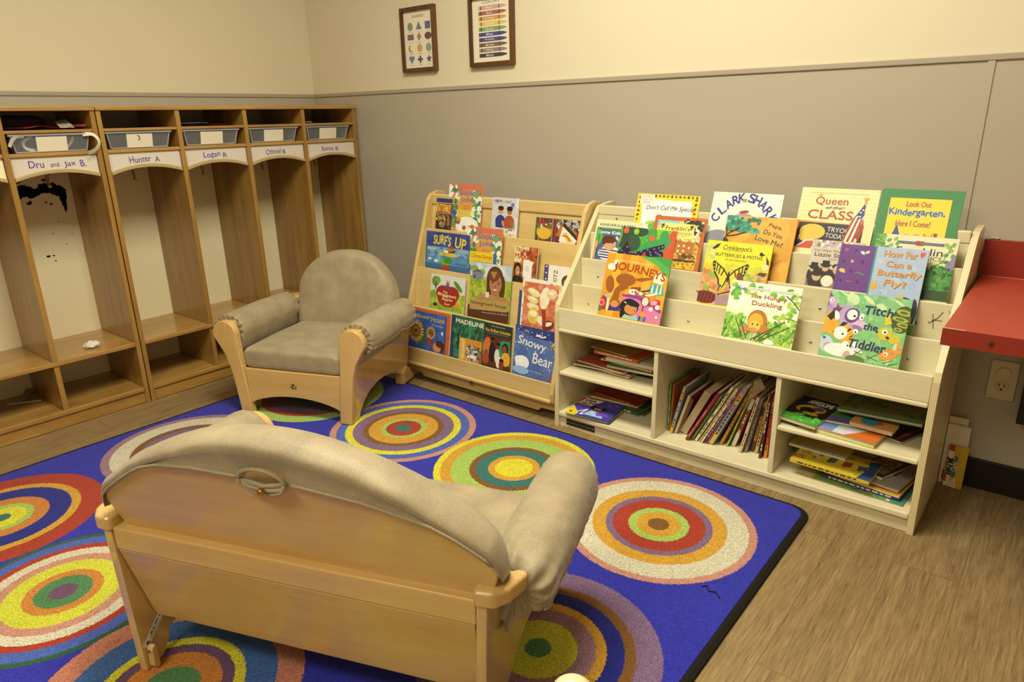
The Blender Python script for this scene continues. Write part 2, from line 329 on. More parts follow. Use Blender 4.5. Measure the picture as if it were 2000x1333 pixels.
class Art:
    """shapes given in fractions of the sheet (0..1, y up); later shapes lie over earlier ones"""
    def __init__(s, W, H): s.W, s.H, s.P = W, H, []; s.k = 1; s.H0 = 0.0
    def _add(s, poly, col, conv=True):
        P = [(x*s.W, y*s.H) for x, y in poly]
        if conv:
            q = clip(P, s.W, s.H)
            if q: s.P.append((q, s.k, lin(col)))
        else:
            from mathutils.geometry import tessellate_polygon
            for t in tessellate_polygon([[Vector((x, y, 0)) for x, y in P]]):
                q = clip([P[i] for i in t], s.W, s.H)
                if q: s.P.append((q, s.k, lin(col)))
        s.k += 0.5
    def r(s, x0, y0, x1, y1, c): s._add([(x0, y0), (x1, y0), (x1, y1), (x0, y1)], c)
    def e(s, cx, cy, rx, ry, c, rot=0, n=22):
        a = R(rot); s._add([(cx + (rx*s.W*math.cos(t)*math.cos(a) - ry*s.H*math.sin(t)*math.sin(a))/s.W, cy + (rx*s.W*math.cos(t)*math.sin(a) + ry*s.H*math.sin(t)*math.cos(a))/s.H) for t in [2*PI*i/n for i in range(n)]], c)
    def c(s, cx, cy, r, c, n=20): s.e(cx, cy, r, r*s.W/s.H, c, 0, n)
    def p(s, pts, c): s._add(pts, c, False)
    def l(s, pts, w, c):
        for (x0, y0), (x1, y1) in zip(pts, pts[1:]):
            dx, dy = (x1-x0)*s.W, (y1-y0)*s.H; L = math.hypot(dx, dy) or 1; nx, ny = -dy/L*w*s.W/2, dx/L*w*s.W/2; s.k -= 0.25
            s._add([(x0+nx/s.W, y0+ny/s.H), (x1+nx/s.W, y1+ny/s.H), (x1-nx/s.W, y1-ny/s.H), (x0-nx/s.W, y0-ny/s.H)], c)
        s.k += 0.2
    def t(s, txt, cx, cy, w, h, c, rot=0, bold=0.0, shear=0.0, arc=0.0, jit=0.0, full=False):
        """text fitted to a box of w x h centred on cx, cy"""
        bold = 0 if bold == -9 else min(.022, max(0.0, bold))*1.1 + (.009 if h > .05 else 0)
        if bold >= .004:   # heavier lettering: the same word laid down again a hair to each side
            em = h*s.H/0.9*bold; bx, by = em/s.W, em/s.H
            for dx, dy in ((-bx, 0), (bx, 0), (0, by), (0, -by)):
                s.t(txt, cx+dx, cy+dy, w, h, c, rot, -9, shear, arc, jit, full); s.k -= 0.75
        T, x0, x1, y0, y1 = text_tris(txt, 0.0, shear)
        if jit and len(txt) > 1:   # hand-lettered look: whole letters shift and turn a little
            T = []; g = random.Random(txt)
            for i, ch in enumerate(txt):
                if ch == ' ': continue
                c_, a0, a1, b0, b1 = text_tris(ch, 0.0, shear); ex = text_tris(txt[:i+1], 0.0, shear)[2]; ox = ex - a1
                dy = (g.random()-.5)*jit*6*(y1-y0); rr = (g.random()-.5)*jit*7; mx_, my_ = (a0+a1)/2, (b0+b1)/2
                for tri in c_: T.append([(ox+mx_+(x-mx_)*math.cos(rr)-(y-my_)*math.sin(rr), dy+my_+(x-mx_)*math.sin(rr)+(y-my_)*math.cos(rr)) for x, y in tri])
        a = R(rot); lc = lin(c)
        for tri in T:
            q = []
            for x, y in tri:
                X = ((x-x0)/(x1-x0)-0.5)*w; Y = ((y-y0)/(y1-y0 or 1)-0.5)*h
                if arc: Y += -arc*(X/(w/2))**2 + arc/2
                X *= s.W; Y *= s.H
                q.append((cx*s.W + X*math.cos(a) - Y*math.sin(a), cy*s.H + X*math.sin(a) + Y*math.cos(a)))
            q = clip(q, s.W, s.H)
            if q: s.P.append((q, s.k, lc))
        s.k += 1
    def scatter(s, n, x0, y0, x1, y1, r, cols, seed=1, el=1.0):
        g = random.Random(seed)
        for i in range(int(n*1.4)):
            rr = r*.75*(0.4+g.random()); s.e(x0+(x1-x0)*g.random(), y0+(y1-y0)*g.random(), rr, rr*s.W/s.H*el, g.choice(cols), g.random()*180, 7); s.k -= 0.3
    def into(s, bm, lay, xf):
        for q, k, col in s.P:
            vs = [bm.verts.new(xf(x, y, k*STEP)) for x, y in q]
            for v in vs: v[lay] = (*col, 1)
            try: bm.faces.new(vs)
            except Exception: pass
def col_layer(bm): return bm.verts.layers.float_color.new('ink')
def cbox(bm, lay, x0, x1, y0, y1, z0, z1, col):
    for v in box(bm, x0, x1, y0, y1, z0, z1): v[lay] = (*lin(col), 1)
def printed(name, art, base, th, m, parent, back=None):
    """a sheet/board 0..W, 0..H, front at z=0, going back to -th, art on its front"""
    bm = bmesh.new(); lay = col_layer(bm); cbox(bm, lay, 0, art.W, 0, art.H, -th, 0, base)
    art.into(bm, lay, lambda x, y, z: (x, y, z))
    me = bpy.data.meshes.new(name); bm.to_mesh(me); bm.free(); me.materials.append(m)
    o = bpy.data.objects.new(name, me); C.objects.link(o); o.parent = parent; return o
# ---- the two framed prints
def pic_sheet(t, iw, ih, f, fn):
    a = Art(iw, ih); fn(a); o = printed('print', a, '#E6DCC4', 0.004, M_paper, t); o.location = (-iw/2, -0.010, f); o.rotation_euler = (R(90), 0, 0)
def shapes(a):
    a.t('SHAPES', .5, .905, .42, .05, '#3A3833')
    X = (.22, .52, .83); Y = (.735, .55, .35, .15)
    def star(cx, cy, r0, r1, n, c, a0=90): a.p([(cx + (r0 if i % 2 == 0 else r1)*math.cos(R(a0+180*i/n)), cy + (r0 if i % 2 == 0 else r1)*a.W/a.H*math.sin(R(a0+180*i/n))) for i in range(2*n)], c)
    def poly(cx, cy, r, n, c, a0=90): a.p([(cx + r*math.cos(R(a0+360*i/n)), cy + r*a.W/a.H*math.sin(R(a0+360*i/n))) for i in range(n)], c)
    a.c(X[0], Y[0], .095, '#7C9486'); a.p([(X[1]-.1, Y[0]-.06), (X[1]+.1, Y[0]-.06), (X[1], Y[0]+.085)], '#6C7796'); a.r(X[2]-.09, Y[0]-.065, X[2]+.09, Y[0]+.065, '#5D6480')
    a.r(X[0]-.11, Y[1]-.05, X[0]+.11, Y[1]+.05, '#80627A'); a.p([(X[1]-.08, Y[1]), (X[1], Y[1]-.08), (X[1]+.08, Y[1]), (X[1], Y[1]+.08)], '#A87E6A'); a.e(X[2], Y[1], .12, .065, '#6E4A48')
    a.c(X[0]-.01, Y[2], .085, '#B07B35'); a.c(X[0]+.035, Y[2]+.01, .075, '#E6DCC4'); poly(X[1], Y[2], .105, 5, '#C9A25C'); poly(X[2], Y[2], .1, 8, '#8A9C8E', 22)
    a.c(X[0]-.045, Y[3]+.03, .052, '#6E7AA0'); a.c(X[0]+.045, Y[3]+.03, .052, '#6E7AA0'); a.p([(X[0]-.094, Y[3]+.018), (X[0], Y[3]-.075), (X[0]+.094, Y[3]+.018)], '#6E7AA0')
    a.r(X[1]-.09, Y[3]-.022, X[1]+.09, Y[3]+.022, '#4E5474'); a.r(X[1]-.032, Y[3]-.065, X[1]+.032, Y[3]+.065, '#4E5474'); star(X[2], Y[3], .105, .045, 5, '#5A5560')
    for j, row in enumerate((('circle', 'triangle', 'square'), ('rectangle', 'diamond', 'oval'), ('crescent', 'pentagon', 'octagon'), ('heart', 'cross', 'star'))):
        for i, s in enumerate(row): a.t(s, X[i], Y[j]-.097, .022*len(s), .018, '#4A4640')
t, iw, ih, f = picture(0.727, 0.944, 1.335, 1.607, 'dark wood framed shapes chart, left one of the two prints on the cream wall'); pic_sheet(t, iw, ih, f, shapes)
def colors(a):
    a.t('COLORS', .5, .945, .44, .05, '#3A3833')
    for i, (s, c) in enumerate((('Pink', '#C79E94'), ('Red', '#A4655A'), ('Orange', '#C49A54'), ('Yellow', '#D8BC5C'), ('Green', '#7E9C66'), ('Blue', '#4A4E88'), ('Purple', '#55477E'), ('Brown', '#7A6250'), ('Gray', '#8C8478'), ('Black', '#45403E'))):
        y = .855 - i*.083; a.r(.16, y-.031, .76, y+.031, c); a.p([(.76, y-.026), (.80, y-.026), (.90, y-.008), (.90, y+.008), (.80, y+.026), (.76, y+.026)], c)
        a.r(.22, y-.031, .245, y+.031, '#3E3430'); a.r(.70, y-.031, .72, y+.031, '#3E3430'); a.t(s, .45, y, .042*len(s), .034, '#EFE9DA')
t, iw, ih, f = picture(1.150, 1.388, 1.335, 1.612, 'dark wood framed crayon colours chart, right one of the two prints on the cream wall'); pic_sheet(t, iw, ih, f, colors)
# ------------------------------------------------------------------ woods and fabric
W_lock = wood('locker_maple_vertical', '#86602C', '#B48C46', 'z', 0.3, 0.35)
W_lockh = wood('locker_maple_lengthwise', '#956C34', '#C0964E', 'y', 0.28, 0.4)
W_white = mat('white_laminate', '#F6ECC4', 0.4, 0.4, var=0.02)
W_plyx = wood('birch_panel_lengthwise', '#D9CCA0', '#E7DEBC', 'x', 0.38, 0.15, 0.7)
W_plyz = wood('birch_panel_upright', '#D7C99C', '#E4DAB6', 'z', 0.38, 0.15, 0.7)
def ply_edge():
    m = bpy.data.materials.new('plywood_edge'); m.use_nodes = True; nt = m.node_tree; N = nt.nodes; L = nt.links; b = N['Principled BSDF']
    tc = N.new('ShaderNodeTexCoord'); wv = N.new('ShaderNodeTexWave'); wv.wave_type = 'BANDS'; wv.bands_direction = 'X'; wv.inputs['Scale'].default_value = 74; wv.inputs['Distortion'].default_value = 0.6; wv.inputs['Detail'].default_value = 1
    L.new(tc.outputs['Object'], wv.inputs['Vector']); cr = N.new('ShaderNodeValToRGB'); cr.color_ramp.elements[0].color = (*lin('#CDB480'), 1); cr.color_ramp.elements[1].color = (*lin('#E4D6AC'), 1)
    cr.color_ramp.elements[0].position = 0.2; cr.color_ramp.elements[1].position = 0.6
    L.new(wv.outputs['Fac'], cr.inputs[0]); L.new(cr.outputs[0], b.inputs['Base Color']); b.inputs['Roughness'].default_value = 0.4; return m
W_edge = ply_edge()
W_mapx = wood('clear_maple_lengthwise', '#CBAB66', '#DFC587', 'x', 0.25, 0.5, 0.8)
W_mapz = wood('clear_maple_upright', '#C8A762', '#DCC082', 'z', 0.25, 0.5, 0.8)
W_sofax = wood('golden_maple_lengthwise', '#C49E5C', '#D9B674', 'x', 0.3, 0.3, 0.8)
W_sofaz = wood('golden_maple_upright', '#C29C5A', '#D7B472', 'z', 0.28, 0.35, 0.8)
W_panel = wood('glossy_maple_side', '#C29C5A', '#D7B472', 'z', 0.3, 0.9, 0.8)
W_panel.node_tree.nodes['Principled BSDF'].inputs['Coat Roughness'].default_value = 0.05; W_panel.node_tree.nodes['Principled BSDF'].inputs['Coat IOR'].default_value = 1.7
def fabric():
    m = bpy.data.materials.new('beige_vinyl_weave'); m.use_nodes = True; nt = m.node_tree; N = nt.nodes; L = nt.links; b = N['Principled BSDF']
    tc = N.new('ShaderNodeTexCoord'); mp = N.new('ShaderNodeMapping'); mp.inputs['Scale'].default_value = (1, 1, 1); L.new(tc.outputs['Object'], mp.inputs['Vector'])
    n = N.new('ShaderNodeTexNoise'); n.inputs['Scale'].default_value = 420; n.inputs['Detail'].default_value = 2; L.new(mp.outputs[0], n.inputs['Vector'])
    n2 = N.new('ShaderNodeTexNoise'); n2.inputs['Scale'].default_value = 14; n2.inputs['Detail'].default_value = 4; L.new(mp.outputs[0], n2.inputs['Vector'])
    mx = N.new('ShaderNodeMix'); mx.inputs[0].default_value = 0.5; L.new(n.outputs['Fac'], mx.inputs[2]); L.new(n2.outputs['Fac'], mx.inputs[3])
    cr = N.new('ShaderNodeValToRGB'); cr.color_ramp.elements[0].position = 0.30; cr.color_ramp.elements[1].position = 0.70
    cr.color_ramp.elements[0].color = (*lin('#87795F'), 1); cr.color_ramp.elements[1].color = (*lin('#B0A07E'), 1)
    L.new(mx.outputs[0], cr.inputs[0]); L.new(cr.outputs[0], b.inputs['Base Color']); b.inputs['Roughness'].default_value = 0.5; b.inputs['Specular IOR Level'].default_value = 0.35
    b.inputs['Sheen Weight'].default_value = 0.2
    bp = N.new('ShaderNodeBump'); bp.inputs['Strength'].default_value = 0.15; bp.inputs['Distance'].default_value = 0.001; L.new(n.outputs['Fac'], bp.inputs['Height']); L.new(bp.outputs['Normal'], b.inputs['Normal'])
    return m
M_fab = fabric()
M_burn = mat('burnt_mark', '#3A2010', 0.7)
M_steel = mat('steel', '#B8B8B8', 0.25, metal=1.0)
M_brass = mat('brass', '#B98F3A', 0.25, metal=1.0)
M_clear = mat('clear_plastic', '#B4B8BC', 0.12, alpha=0.17, coat=0.6); M_rim = mat('clear_rim', '#C2C4C4', 0.2, alpha=0.55, coat=0.5)
M_card = mat('card', '#E4DCC6', 0.8, 0.2)

# ------------------------------------------------------------------ coat lockers
M_hook = mat('beige_plastic_hook', '#B79C66', 0.45)
def coat_hook(parent, x, y, z):
    bm = bmesh.new(); box(bm, x-0.012, x+0.012, y-0.012, y+0.012, z-0.004, z)
    tube(bm, [(x, y, z), (x, y, z-0.03), (x-0.004, y-0.004, z-0.080), (x+0.004, y-0.006, z-0.112), (x+0.016, y-0.006, z-0.118)], [0.010, 0.009, 0.006, 0.006, 0.007], 8)
    for s in (-1, 1): tube(bm, [(x, y, z-0.055), (x+s*0.02, y, z-0.075), (x+s*0.034, y, z-0.066)], [0.005, 0.004, 0.005], 8)
    obj('coat_hook', bm, M_hook, parent)
M_arch = mat('beige_arch_trim', '#B49E6E', 0.4, 0.4); H_L = 1.2; DX = 0.354
def locker(y0, y1, divs, names, label):
    """front at x=DX, back near x=0.02, along y"""
    t = thing('coat_locker', label, 'locker', (0.0, y0, 0.0), 0, 'wooden coat lockers')
    o0 = y0
    Y = lambda v: v - o0
    th = 0.017
    def P(name, b, m, bev=0.0015): return obj(name, b, m, t, bev)
    for a, b in ((y0, y0+th), (y1-th, y1)):
        pts = [(0.012, 0), (DX, 0), (DX, H_L-0.016), (0.012, H_L-0.016)]
        P('side_panel', PR([(x, z) for x, z in pts], 'y', Y(a), Y(b)), W_lock)
    P('top_panel', BX(0.010, DX+0.006, Y(y0-0.001), Y(y1+0.001), H_L-0.0155, H_L), W_lockh, 0.003)
    ed = [y0+th] + [q for d in divs for q in (d-0.0095, d+0.0095)] + [y1-th]
    for d in divs:
        P('upper_divider', BX(0.014, DX, Y(d-0.0095), Y(d+0.0095), 0.2725, H_L-0.016), W_lock)
        P('lower_divider', BX(0.014, DX-0.004, Y(d-0.0095), Y(d+0.0095), 0.0725, 0.2525), W_lock)
    P('bench_shelf', BX(0.014, DX+0.002, Y(y0+th), Y(y1-th), 0.253, 0.272), W_lockh, 0.004)
    P('bottom_shelf', BX(0.014, DX, Y(y0+th), Y(y1-th), 0.052, 0.072), W_lockh, 0.004)
    P('base_board', BX(DX-0.028, DX-0.008, Y(y0+th), Y(y1-th), 0.002, 0.0515), W_lockh)
    for i in range(len(divs)+1):
        a, b = ed[2*i], ed[2*i+1]
        P('back_panel', BX(0.012, 0.018, Y(a), Y(b), 0.0725, 1.028), W_white, 0)
        P('paper_shelf', BX(0.014, DX-0.002, Y(a), Y(b), 1.1085, 1.1195), W_lockh, 0.002)
        P('bin_shelf', BX(0.014, DX-0.002, Y(a), Y(b), 1.0285, 1.041), W_lockh, 0.002)
        n = 16; m = (a+b)/2; hw = (b-a)/2 - 0.002
        arc = [(m - hw + 2*hw*k/n, 0.957 + 0.024*(1-((2*k/n)-1)**2)) for k in range(n+1)]
        P('arched_valance', PR([(Y(y), z) for y, z in arc] + [(Y(m+hw), 1.0275), (Y(m-hw), 1.0275)], 'x', DX-0.024, DX-0.012), W_white, 0)
        low = [(y, z-0.013) for y, z in arc]
        P('arched_trim', PR([(Y(y), z+0.0005) for y, z in arc] + [(Y(y), z) for y, z in low[::-1]], 'x', DX-0.026, DX-0.002), M_arch, 0.002)
        coat_hook(t, 0.17, Y(m+0.02), 1.028)
        if i < len(names) and names[i] is not None:
            W = (b-a)-0.004; A = Art(W, 0.07)
            for (s, cx, w, h) in names[i]: A.t(s, cx, 0.60 + 0.04*math.sin(cx*7), w, h, '#4A3A86', rot=2, jit=0.02, full=False)
            bm = bmesh.new(); lay = col_layer(bm)
            base = [(Y(y), z) for y, z in arc] + [(Y(m+hw), 1.0265), (Y(m-hw), 1.0265)]
            for v in prism(bm, base, 'x', DX-0.0118, DX-0.0108): v[lay] = (*lin('#D6CCC0'), 1)
            A.into(bm, lay, lambda x, y, z: (DX-0.0108+z+0.0001, Y(m-hw)+x, 0.957+y))
            me = bpy.data.meshes.new('name_plate'); bm.to_mesh(me); bm.free(); me.materials.append(M_paper); o = bpy.data.objects.new('name_plate', me); C.objects.link(o); o.parent = t
    return t, Y
divs2 = [-0.935, -0.634, -0.332]
names2 = [[('Hunter', .42, .30, .36), ('A', .66, .07, .30)], [('Logan', .42, .27, .42), ('R', .64, .07, .30)], [('Othniel', .42, .28, .34), ('B', .62, .055, .28)], [('Remus', .42, .24, .32), ('B', .62, .055, .28)]]
L2, Y2 = locker(-1.2454, -0.0200, divs2, names2, 'four-section wooden coat locker standing in the room corner behind the armchair')
y1b = -1.2495; divs1 = [-2.174, -1.868, -1.5625]
L1, Y1 = locker(y1b-1.2254, y1b, divs1, [None, None, None, [('Dru', .27, .17, .36), ('and', .48, .10, .24), ('Jax', .66, .14, .34), ('B.', .82, .07, .34)]], 'coat locker at the left edge with torn black paper on its back panel')
# torn black paper and specks left on one back panel
bm = bmesh.new()
T0 = [(-1.457,.908),(-1.437,.911),(-1.42,.906),(-1.40,.894),(-1.388,.897),(-1.38,.912),(-1.362,.916),(-1.343,.910),(-1.330,.912),(-1.316,.899),(-1.302,.896),(-1.287,.884),(-1.290,.85),(-1.297,.812),(-1.304,.787),(-1.309,.80),(-1.313,.83),(-1.317,.854),(-1.33,.858),(-1.345,.870),(-1.357,.872),(-1.385,.870),(-1.398,.862),(-1.411,.858),(-1.43,.863),(-1.446,.866),(-1.464,.855)]
g0 = random.Random(5); T1 = []
for k in range(len(T0)):
    (ya, za), (yb_, zb_) = T0[k], T0[(k+1) % len(T0)]
    T1.append((ya, za))
    for u_ in (.33, .66): T1.append((ya+(yb_-ya)*u_+g0.uniform(-.0025, .0025), za+(zb_-za)*u_+g0.uniform(-.004, .004)))
M_bp = mat('black_paper', '#15120F', 0.85, 0.1); M_rp = mat('red_paper_bits', '#A03A22', 0.85, 0.1)
prism(bm, [(Y1(y), z) for y, z in T1], 'x', 0.0182, 0.0188); obj('torn_paper_remnant', bm, M_bp, L1)
for (y, z, s, m_) in ((-1.43,.838,.010,M_bp),(-1.425,.845,.006,M_bp),(-1.37,.836,.005,M_bp),(-1.353,.828,.006,M_bp),(-1.405,.62,.008,M_bp),(-1.385,.62,.005,M_bp),(-1.382,.598,.004,M_bp),(-1.34,.755,.003,M_bp),(-1.30,.70,.003,M_bp),(-1.37,.71,.003,M_bp),(-1.33,.66,.003,M_bp),(-1.452,.925,.012,M_rp),(-1.36,.925,.010,M_rp),(-1.345,.928,.006,M_rp)):
    bm = bmesh.new(); prism(bm, [(Y1(y)+s*math.cos(a)*(1+.4*math.sin(3*a)), z+s*.6*math.sin(a)) for a in [k*PI/4 for k in range(8)]], 'x', 0.0182, 0.0186)
    obj('paper_speck', bm, m_, L1)

# ------------------------------------------------------------------ bins in the lockers
def plastic_bin(yc, label, w=0.25, face='card', dx=0.0):
    t = thing('plastic_bin', label, 'storage bin', (0.21+dx, yc, 1.0415), 0, 'clear bins in the lockers')
    bm = bmesh.new(); x0, x1 = -0.15, 0.135; h = 0.0635; tp = 0.012; wl = 0.0025
    def ring(z, ins): return [Vector((x0+ins, -w/2+ins, z)), Vector((x1-ins, -w/2+ins, z)), Vector((x1-ins, w/2-ins, z)), Vector((x0+ins, w/2-ins, z))]
    rows = [ring(0.0, tp), ring(h, 0), ring(h, -0.004), ring(h-0.006, -0.004), ring(h-0.006, wl*0), ]
    rows = [ring(0.0, tp), ring(h-0.006, 0.001), ring(h-0.006, -0.005), ring(h, -0.005), ring(h, 0.003), ring(0.003, tp+wl)]
    V, F = grid_mesh(bm, rows, closev=True); bm.faces.new([v for v in V[0]]); bm.faces.new([v for v in V[-1]][::-1])
    obj('tub', bm, M_clear, t, 0.0015)
    bm = bmesh.new(); tube(bm, [(x0, -w/2, h-.002), (x1+.002, -w/2-.002, h-.002), (x1+.002, w/2+.002, h-.002), (x0, w/2, h-.002)], 0.0032, 8); obj('rim', bm, M_rim, t)
    bm = bmesh.new(); tube(bm, [(x1-tp+.001, -w/2+tp+.004, .003), (x1-tp+.001, w/2-tp-.004, .003)], 0.0024, 8)
    for s_ in (-1, 1): tube(bm, [(x1-tp+.001, s_*(w/2-tp-.004), .003), (x1+.0005, s_*(w/2-.005), h-.006)], .0022, 8)
    obj('front_rib', bm, M_rim, t)
    bm = bmesh.new(); ang = math.atan(tp/h)
    lw = 0.05; vs = box(bm, 0.0, 0.0012, -lw, lw, 0.004, 0.055)
    for v in vs: v.co.x += x1 + 0.0005 - tp*(1-(v.co.z/h)) + 0.0015
    obj('label_card', bm, M_card, t)
    return t
secs2 = [(-1.2284, -0.9445), (-0.9255, -0.6435), (-0.6245, -0.3415), (-0.3225, -0.037)]
labs = ['empty clear bin with a rust-smudged card, leftmost in the corner locker', 'clear bin with white card, second from the left in the corner locker', 'clear bin with white card, third from the left in the corner locker', 'clear bin with white card, rightmost one next to the wall corner']
for (a, b), lb in zip(secs2, labs): b_ = plastic_bin((a+b)/2-0.01, lb)
bm = bmesh.new(); tube(bm, [(0.3468, -1.105, 1.092), (0.3470, -1.098, 1.087), (0.3468, -1.097, 1.079), (0.3460, -1.103, 1.075)], 0.0018, 6)
first = [o for o in C.objects if o.name.startswith('plastic_bin')][0]
o = obj('rust_smudge', bm, mat('rust_stain', '#A8652A', 0.8), first); o.location = Vector((0, 0, 0)) - first.location
dru = plastic_bin((-1.5530-1.2665)/2, 'clear bin spilling curled white paper strips at the left locker', 0.262, dx=0.004)
plastic_bin((-1.8585-1.572)/2, 'clear bin at the far left edge beside the one with paper strips', 0.262)
def strip(path, w, label, m=None):
    bm = bmesh.new(); rows = []
    P = [Vector(p) for p in path]
    # smooth (Catmull) the path
    Q = []
    for i in range(len(P)-1):
        p0, p1, p2, p3 = P[max(i-1, 0)], P[i], P[i+1], P[min(i+2, len(P)-1)]
        for k in range(6):
            u = k/6; Q.append(0.5*((2*p1)+(-p0+p2)*u+(2*p0-5*p1+4*p2-p3)*u*u+(-p0+3*p1-3*p2+p3)*u**3))
    Q.append(P[-1])
    for i, q in enumerate(Q):
        tv = (Q[min(i+1, len(Q)-1)]-Q[max(i-1, 0)]).normalized(); nv = Vector((1, 0, 0)).cross(tv); wv = (nv*0.8 + Vector((-0.6, 0, 0)))*w/2
        rows.append([q-wv, q+wv])
    V, F = grid_mesh(bm, rows)
    o = obj('paper_strip', bm, m or M_card, None, 0, True); tag(o, label, 'paper strip', 'curled paper strips in the left locker'); return o
x = 0.35
strip([(x-.002, -1.305, 1.100), (x+.016, -1.278, 1.101), (x+.026, -1.263, 1.083), (x+.026, -1.264, 1.062), (x+.026, -1.281, 1.044), (x+.024, -1.305, 1.034)], 0.019, 'white paper strip curling out of the right side of the left bin')
strip([(x+.002, -1.495, 1.099), (x+.020, -1.524, 1.099), (x+.026, -1.542, 1.086), (x+.026, -1.553, 1.066)], 0.017, 'white paper strip curling out of the left side of the left bin')
strip([(.315, -1.46, 1.098), (.318, -1.49, 1.08), (.318, -1.487, 1.058), (.318, -1.46, 1.050), (.318, -1.44, 1.054)], 0.014, 'paper strip coiled inside the bin, left of its card')
strip([(.318, -1.325, 1.095), (.318, -1.335, 1.075), (.318, -1.355, 1.055)], 0.014, 'short paper strip inside the bin, right of its card')
def sheet(name, pts, m, label, cat, amp=0.004, group=None, seed=1):
    """crumpled-edge paper lying flat; pts = 4 corners"""
    bm = bmesh.new(); a, b, c, d = [Vector(p) for p in pts]; rows = []
    for i in range(9):
        u = i/8; row = []
        for j in range(13):
            v = j/12; q = (a*(1-u)+d*u)*(1-v) + (b*(1-u)+c*u)*v; q = q.copy(); q.z += amp*(1+noise.noise(Vector((u*2+seed, v*4, seed)))) ; row.append(q)
        rows.append(row)
    grid_mesh(bm, rows); bmesh.ops.solidify(bm, geom=bm.faces[:], thickness=0.0008)
    o = obj(name, bm, m, None, 0, True); tag(o, label, cat, group); return o
M_pink = mat('pink_paper', '#C8485A', 0.7); M_redp = mat('red_folder', '#9E2A1C', 0.6); M_brown = mat('dark_bag', '#3A2C22', 0.9); M_wp = mat('white_paper', '#E2DBCB', 0.8)
bm = bmesh.new(); bmesh.ops.create_icosphere(bm, subdivisions=4, radius=1)
for v in bm.verts:
    p_ = v.co.copy(); v.co = Vector((math.copysign(abs(p_.x)**.6, p_.x)*.075, math.copysign(abs(p_.y)**.55, p_.y)*.092, math.copysign(abs(p_.z)**.6, p_.z)*.024)) + Vector((.006*noise.noise(p_*3), .006*noise.noise(p_*3.3+Vector((3, 1, 2))), .003*noise.noise(p_*5)))
o = obj('cloth_bag', bm, mat('dark_mauve_cloth', '#4A3A3C', 0.9, bump=.3, bscale=300), None, 0, True); o.location = (.115, -1.445, 1.1480); tag(o, 'dark folded cloth bag at the back of the left locker top shelf', 'bag')
sheet('pink_paper', [(.345, -1.52, 1.1200), (.345, -1.275, 1.1205), (.21, -1.275, 1.1285), (.21, -1.52, 1.1205)], M_pink, 'pink paper sheet on the top shelf of the left locker', 'paper', 0.009)
sheet('white_sheet', [(.352, -1.375, 1.1225), (.352, -1.325, 1.1225), (.25, -1.315, 1.1525), (.25, -1.355, 1.1445)], M_wp, 'white paper corner lying on the pink paper sheet', 'paper', 0.003, seed=3)
sheet('red_folder', [(.345, -.90, 1.1205), (.345, -.70, 1.1205), (.10, -.67, 1.1265), (.10, -.90, 1.1205)], M_redp, 'red folder on the top shelf of the second corner-locker section', 'folder', 0.004, seed=5)
sheet('white_sheet', [(.350, -.92, 1.1295), (.350, -.80, 1.1295), (.16, -.76, 1.1315), (.16, -.915, 1.1295)], M_wp, 'white paper lying on the red folder', 'paper', 0.003, seed=7)
sheet('white_sheet', [(.348, -.315, 1.1205), (.348, -.275, 1.1205), (.20, -.275, 1.1205), (.20, -.315, 1.1205)], M_wp, 'small white paper curl on the top shelf beside the wall corner', 'paper', 0.006, seed=9)
# tissue, straw wrapper
bm = bmesh.new(); bmesh.ops.create_icosphere(bm, subdivisions=4, radius=0.024)
for v in bm.verts:
    n_ = noise.noise(v.co*95)*0.009 + noise.noise(v.co*230)*0.004; v.co = v.co + v.co.normalized()*n_; v.co.y *= 1.25; v.co.z = max(v.co.z*0.62, -0.010) + 0.0100
o = obj('crumpled_tissue', bm, M_wp, None, 0, True); o.location = (0.273, -1.40, 0.2725); tag(o, 'crumpled white tissue on the bench shelf of the left locker', 'tissue')
bm = bmesh.new(); cyl(bm, (0.10, -1.690, 0.0755), (0.165, -1.590, 0.0755), 0.003, 8)
tag(obj('drinking_straw', bm, M_wp), 'thin white straw on the bottom shelf of the left locker', 'straw')
sheet('straw_wrapper', [(.115, -1.655, .0735), (.125, -1.630, .0735), (.045, -1.575, .090), (.030, -1.600, .090)], mat('wrapper', '#C9BDB0', 0.4), 'crinkled clear wrapper beside the straw on the bottom shelf', 'wrapper', 0.006, seed=11)

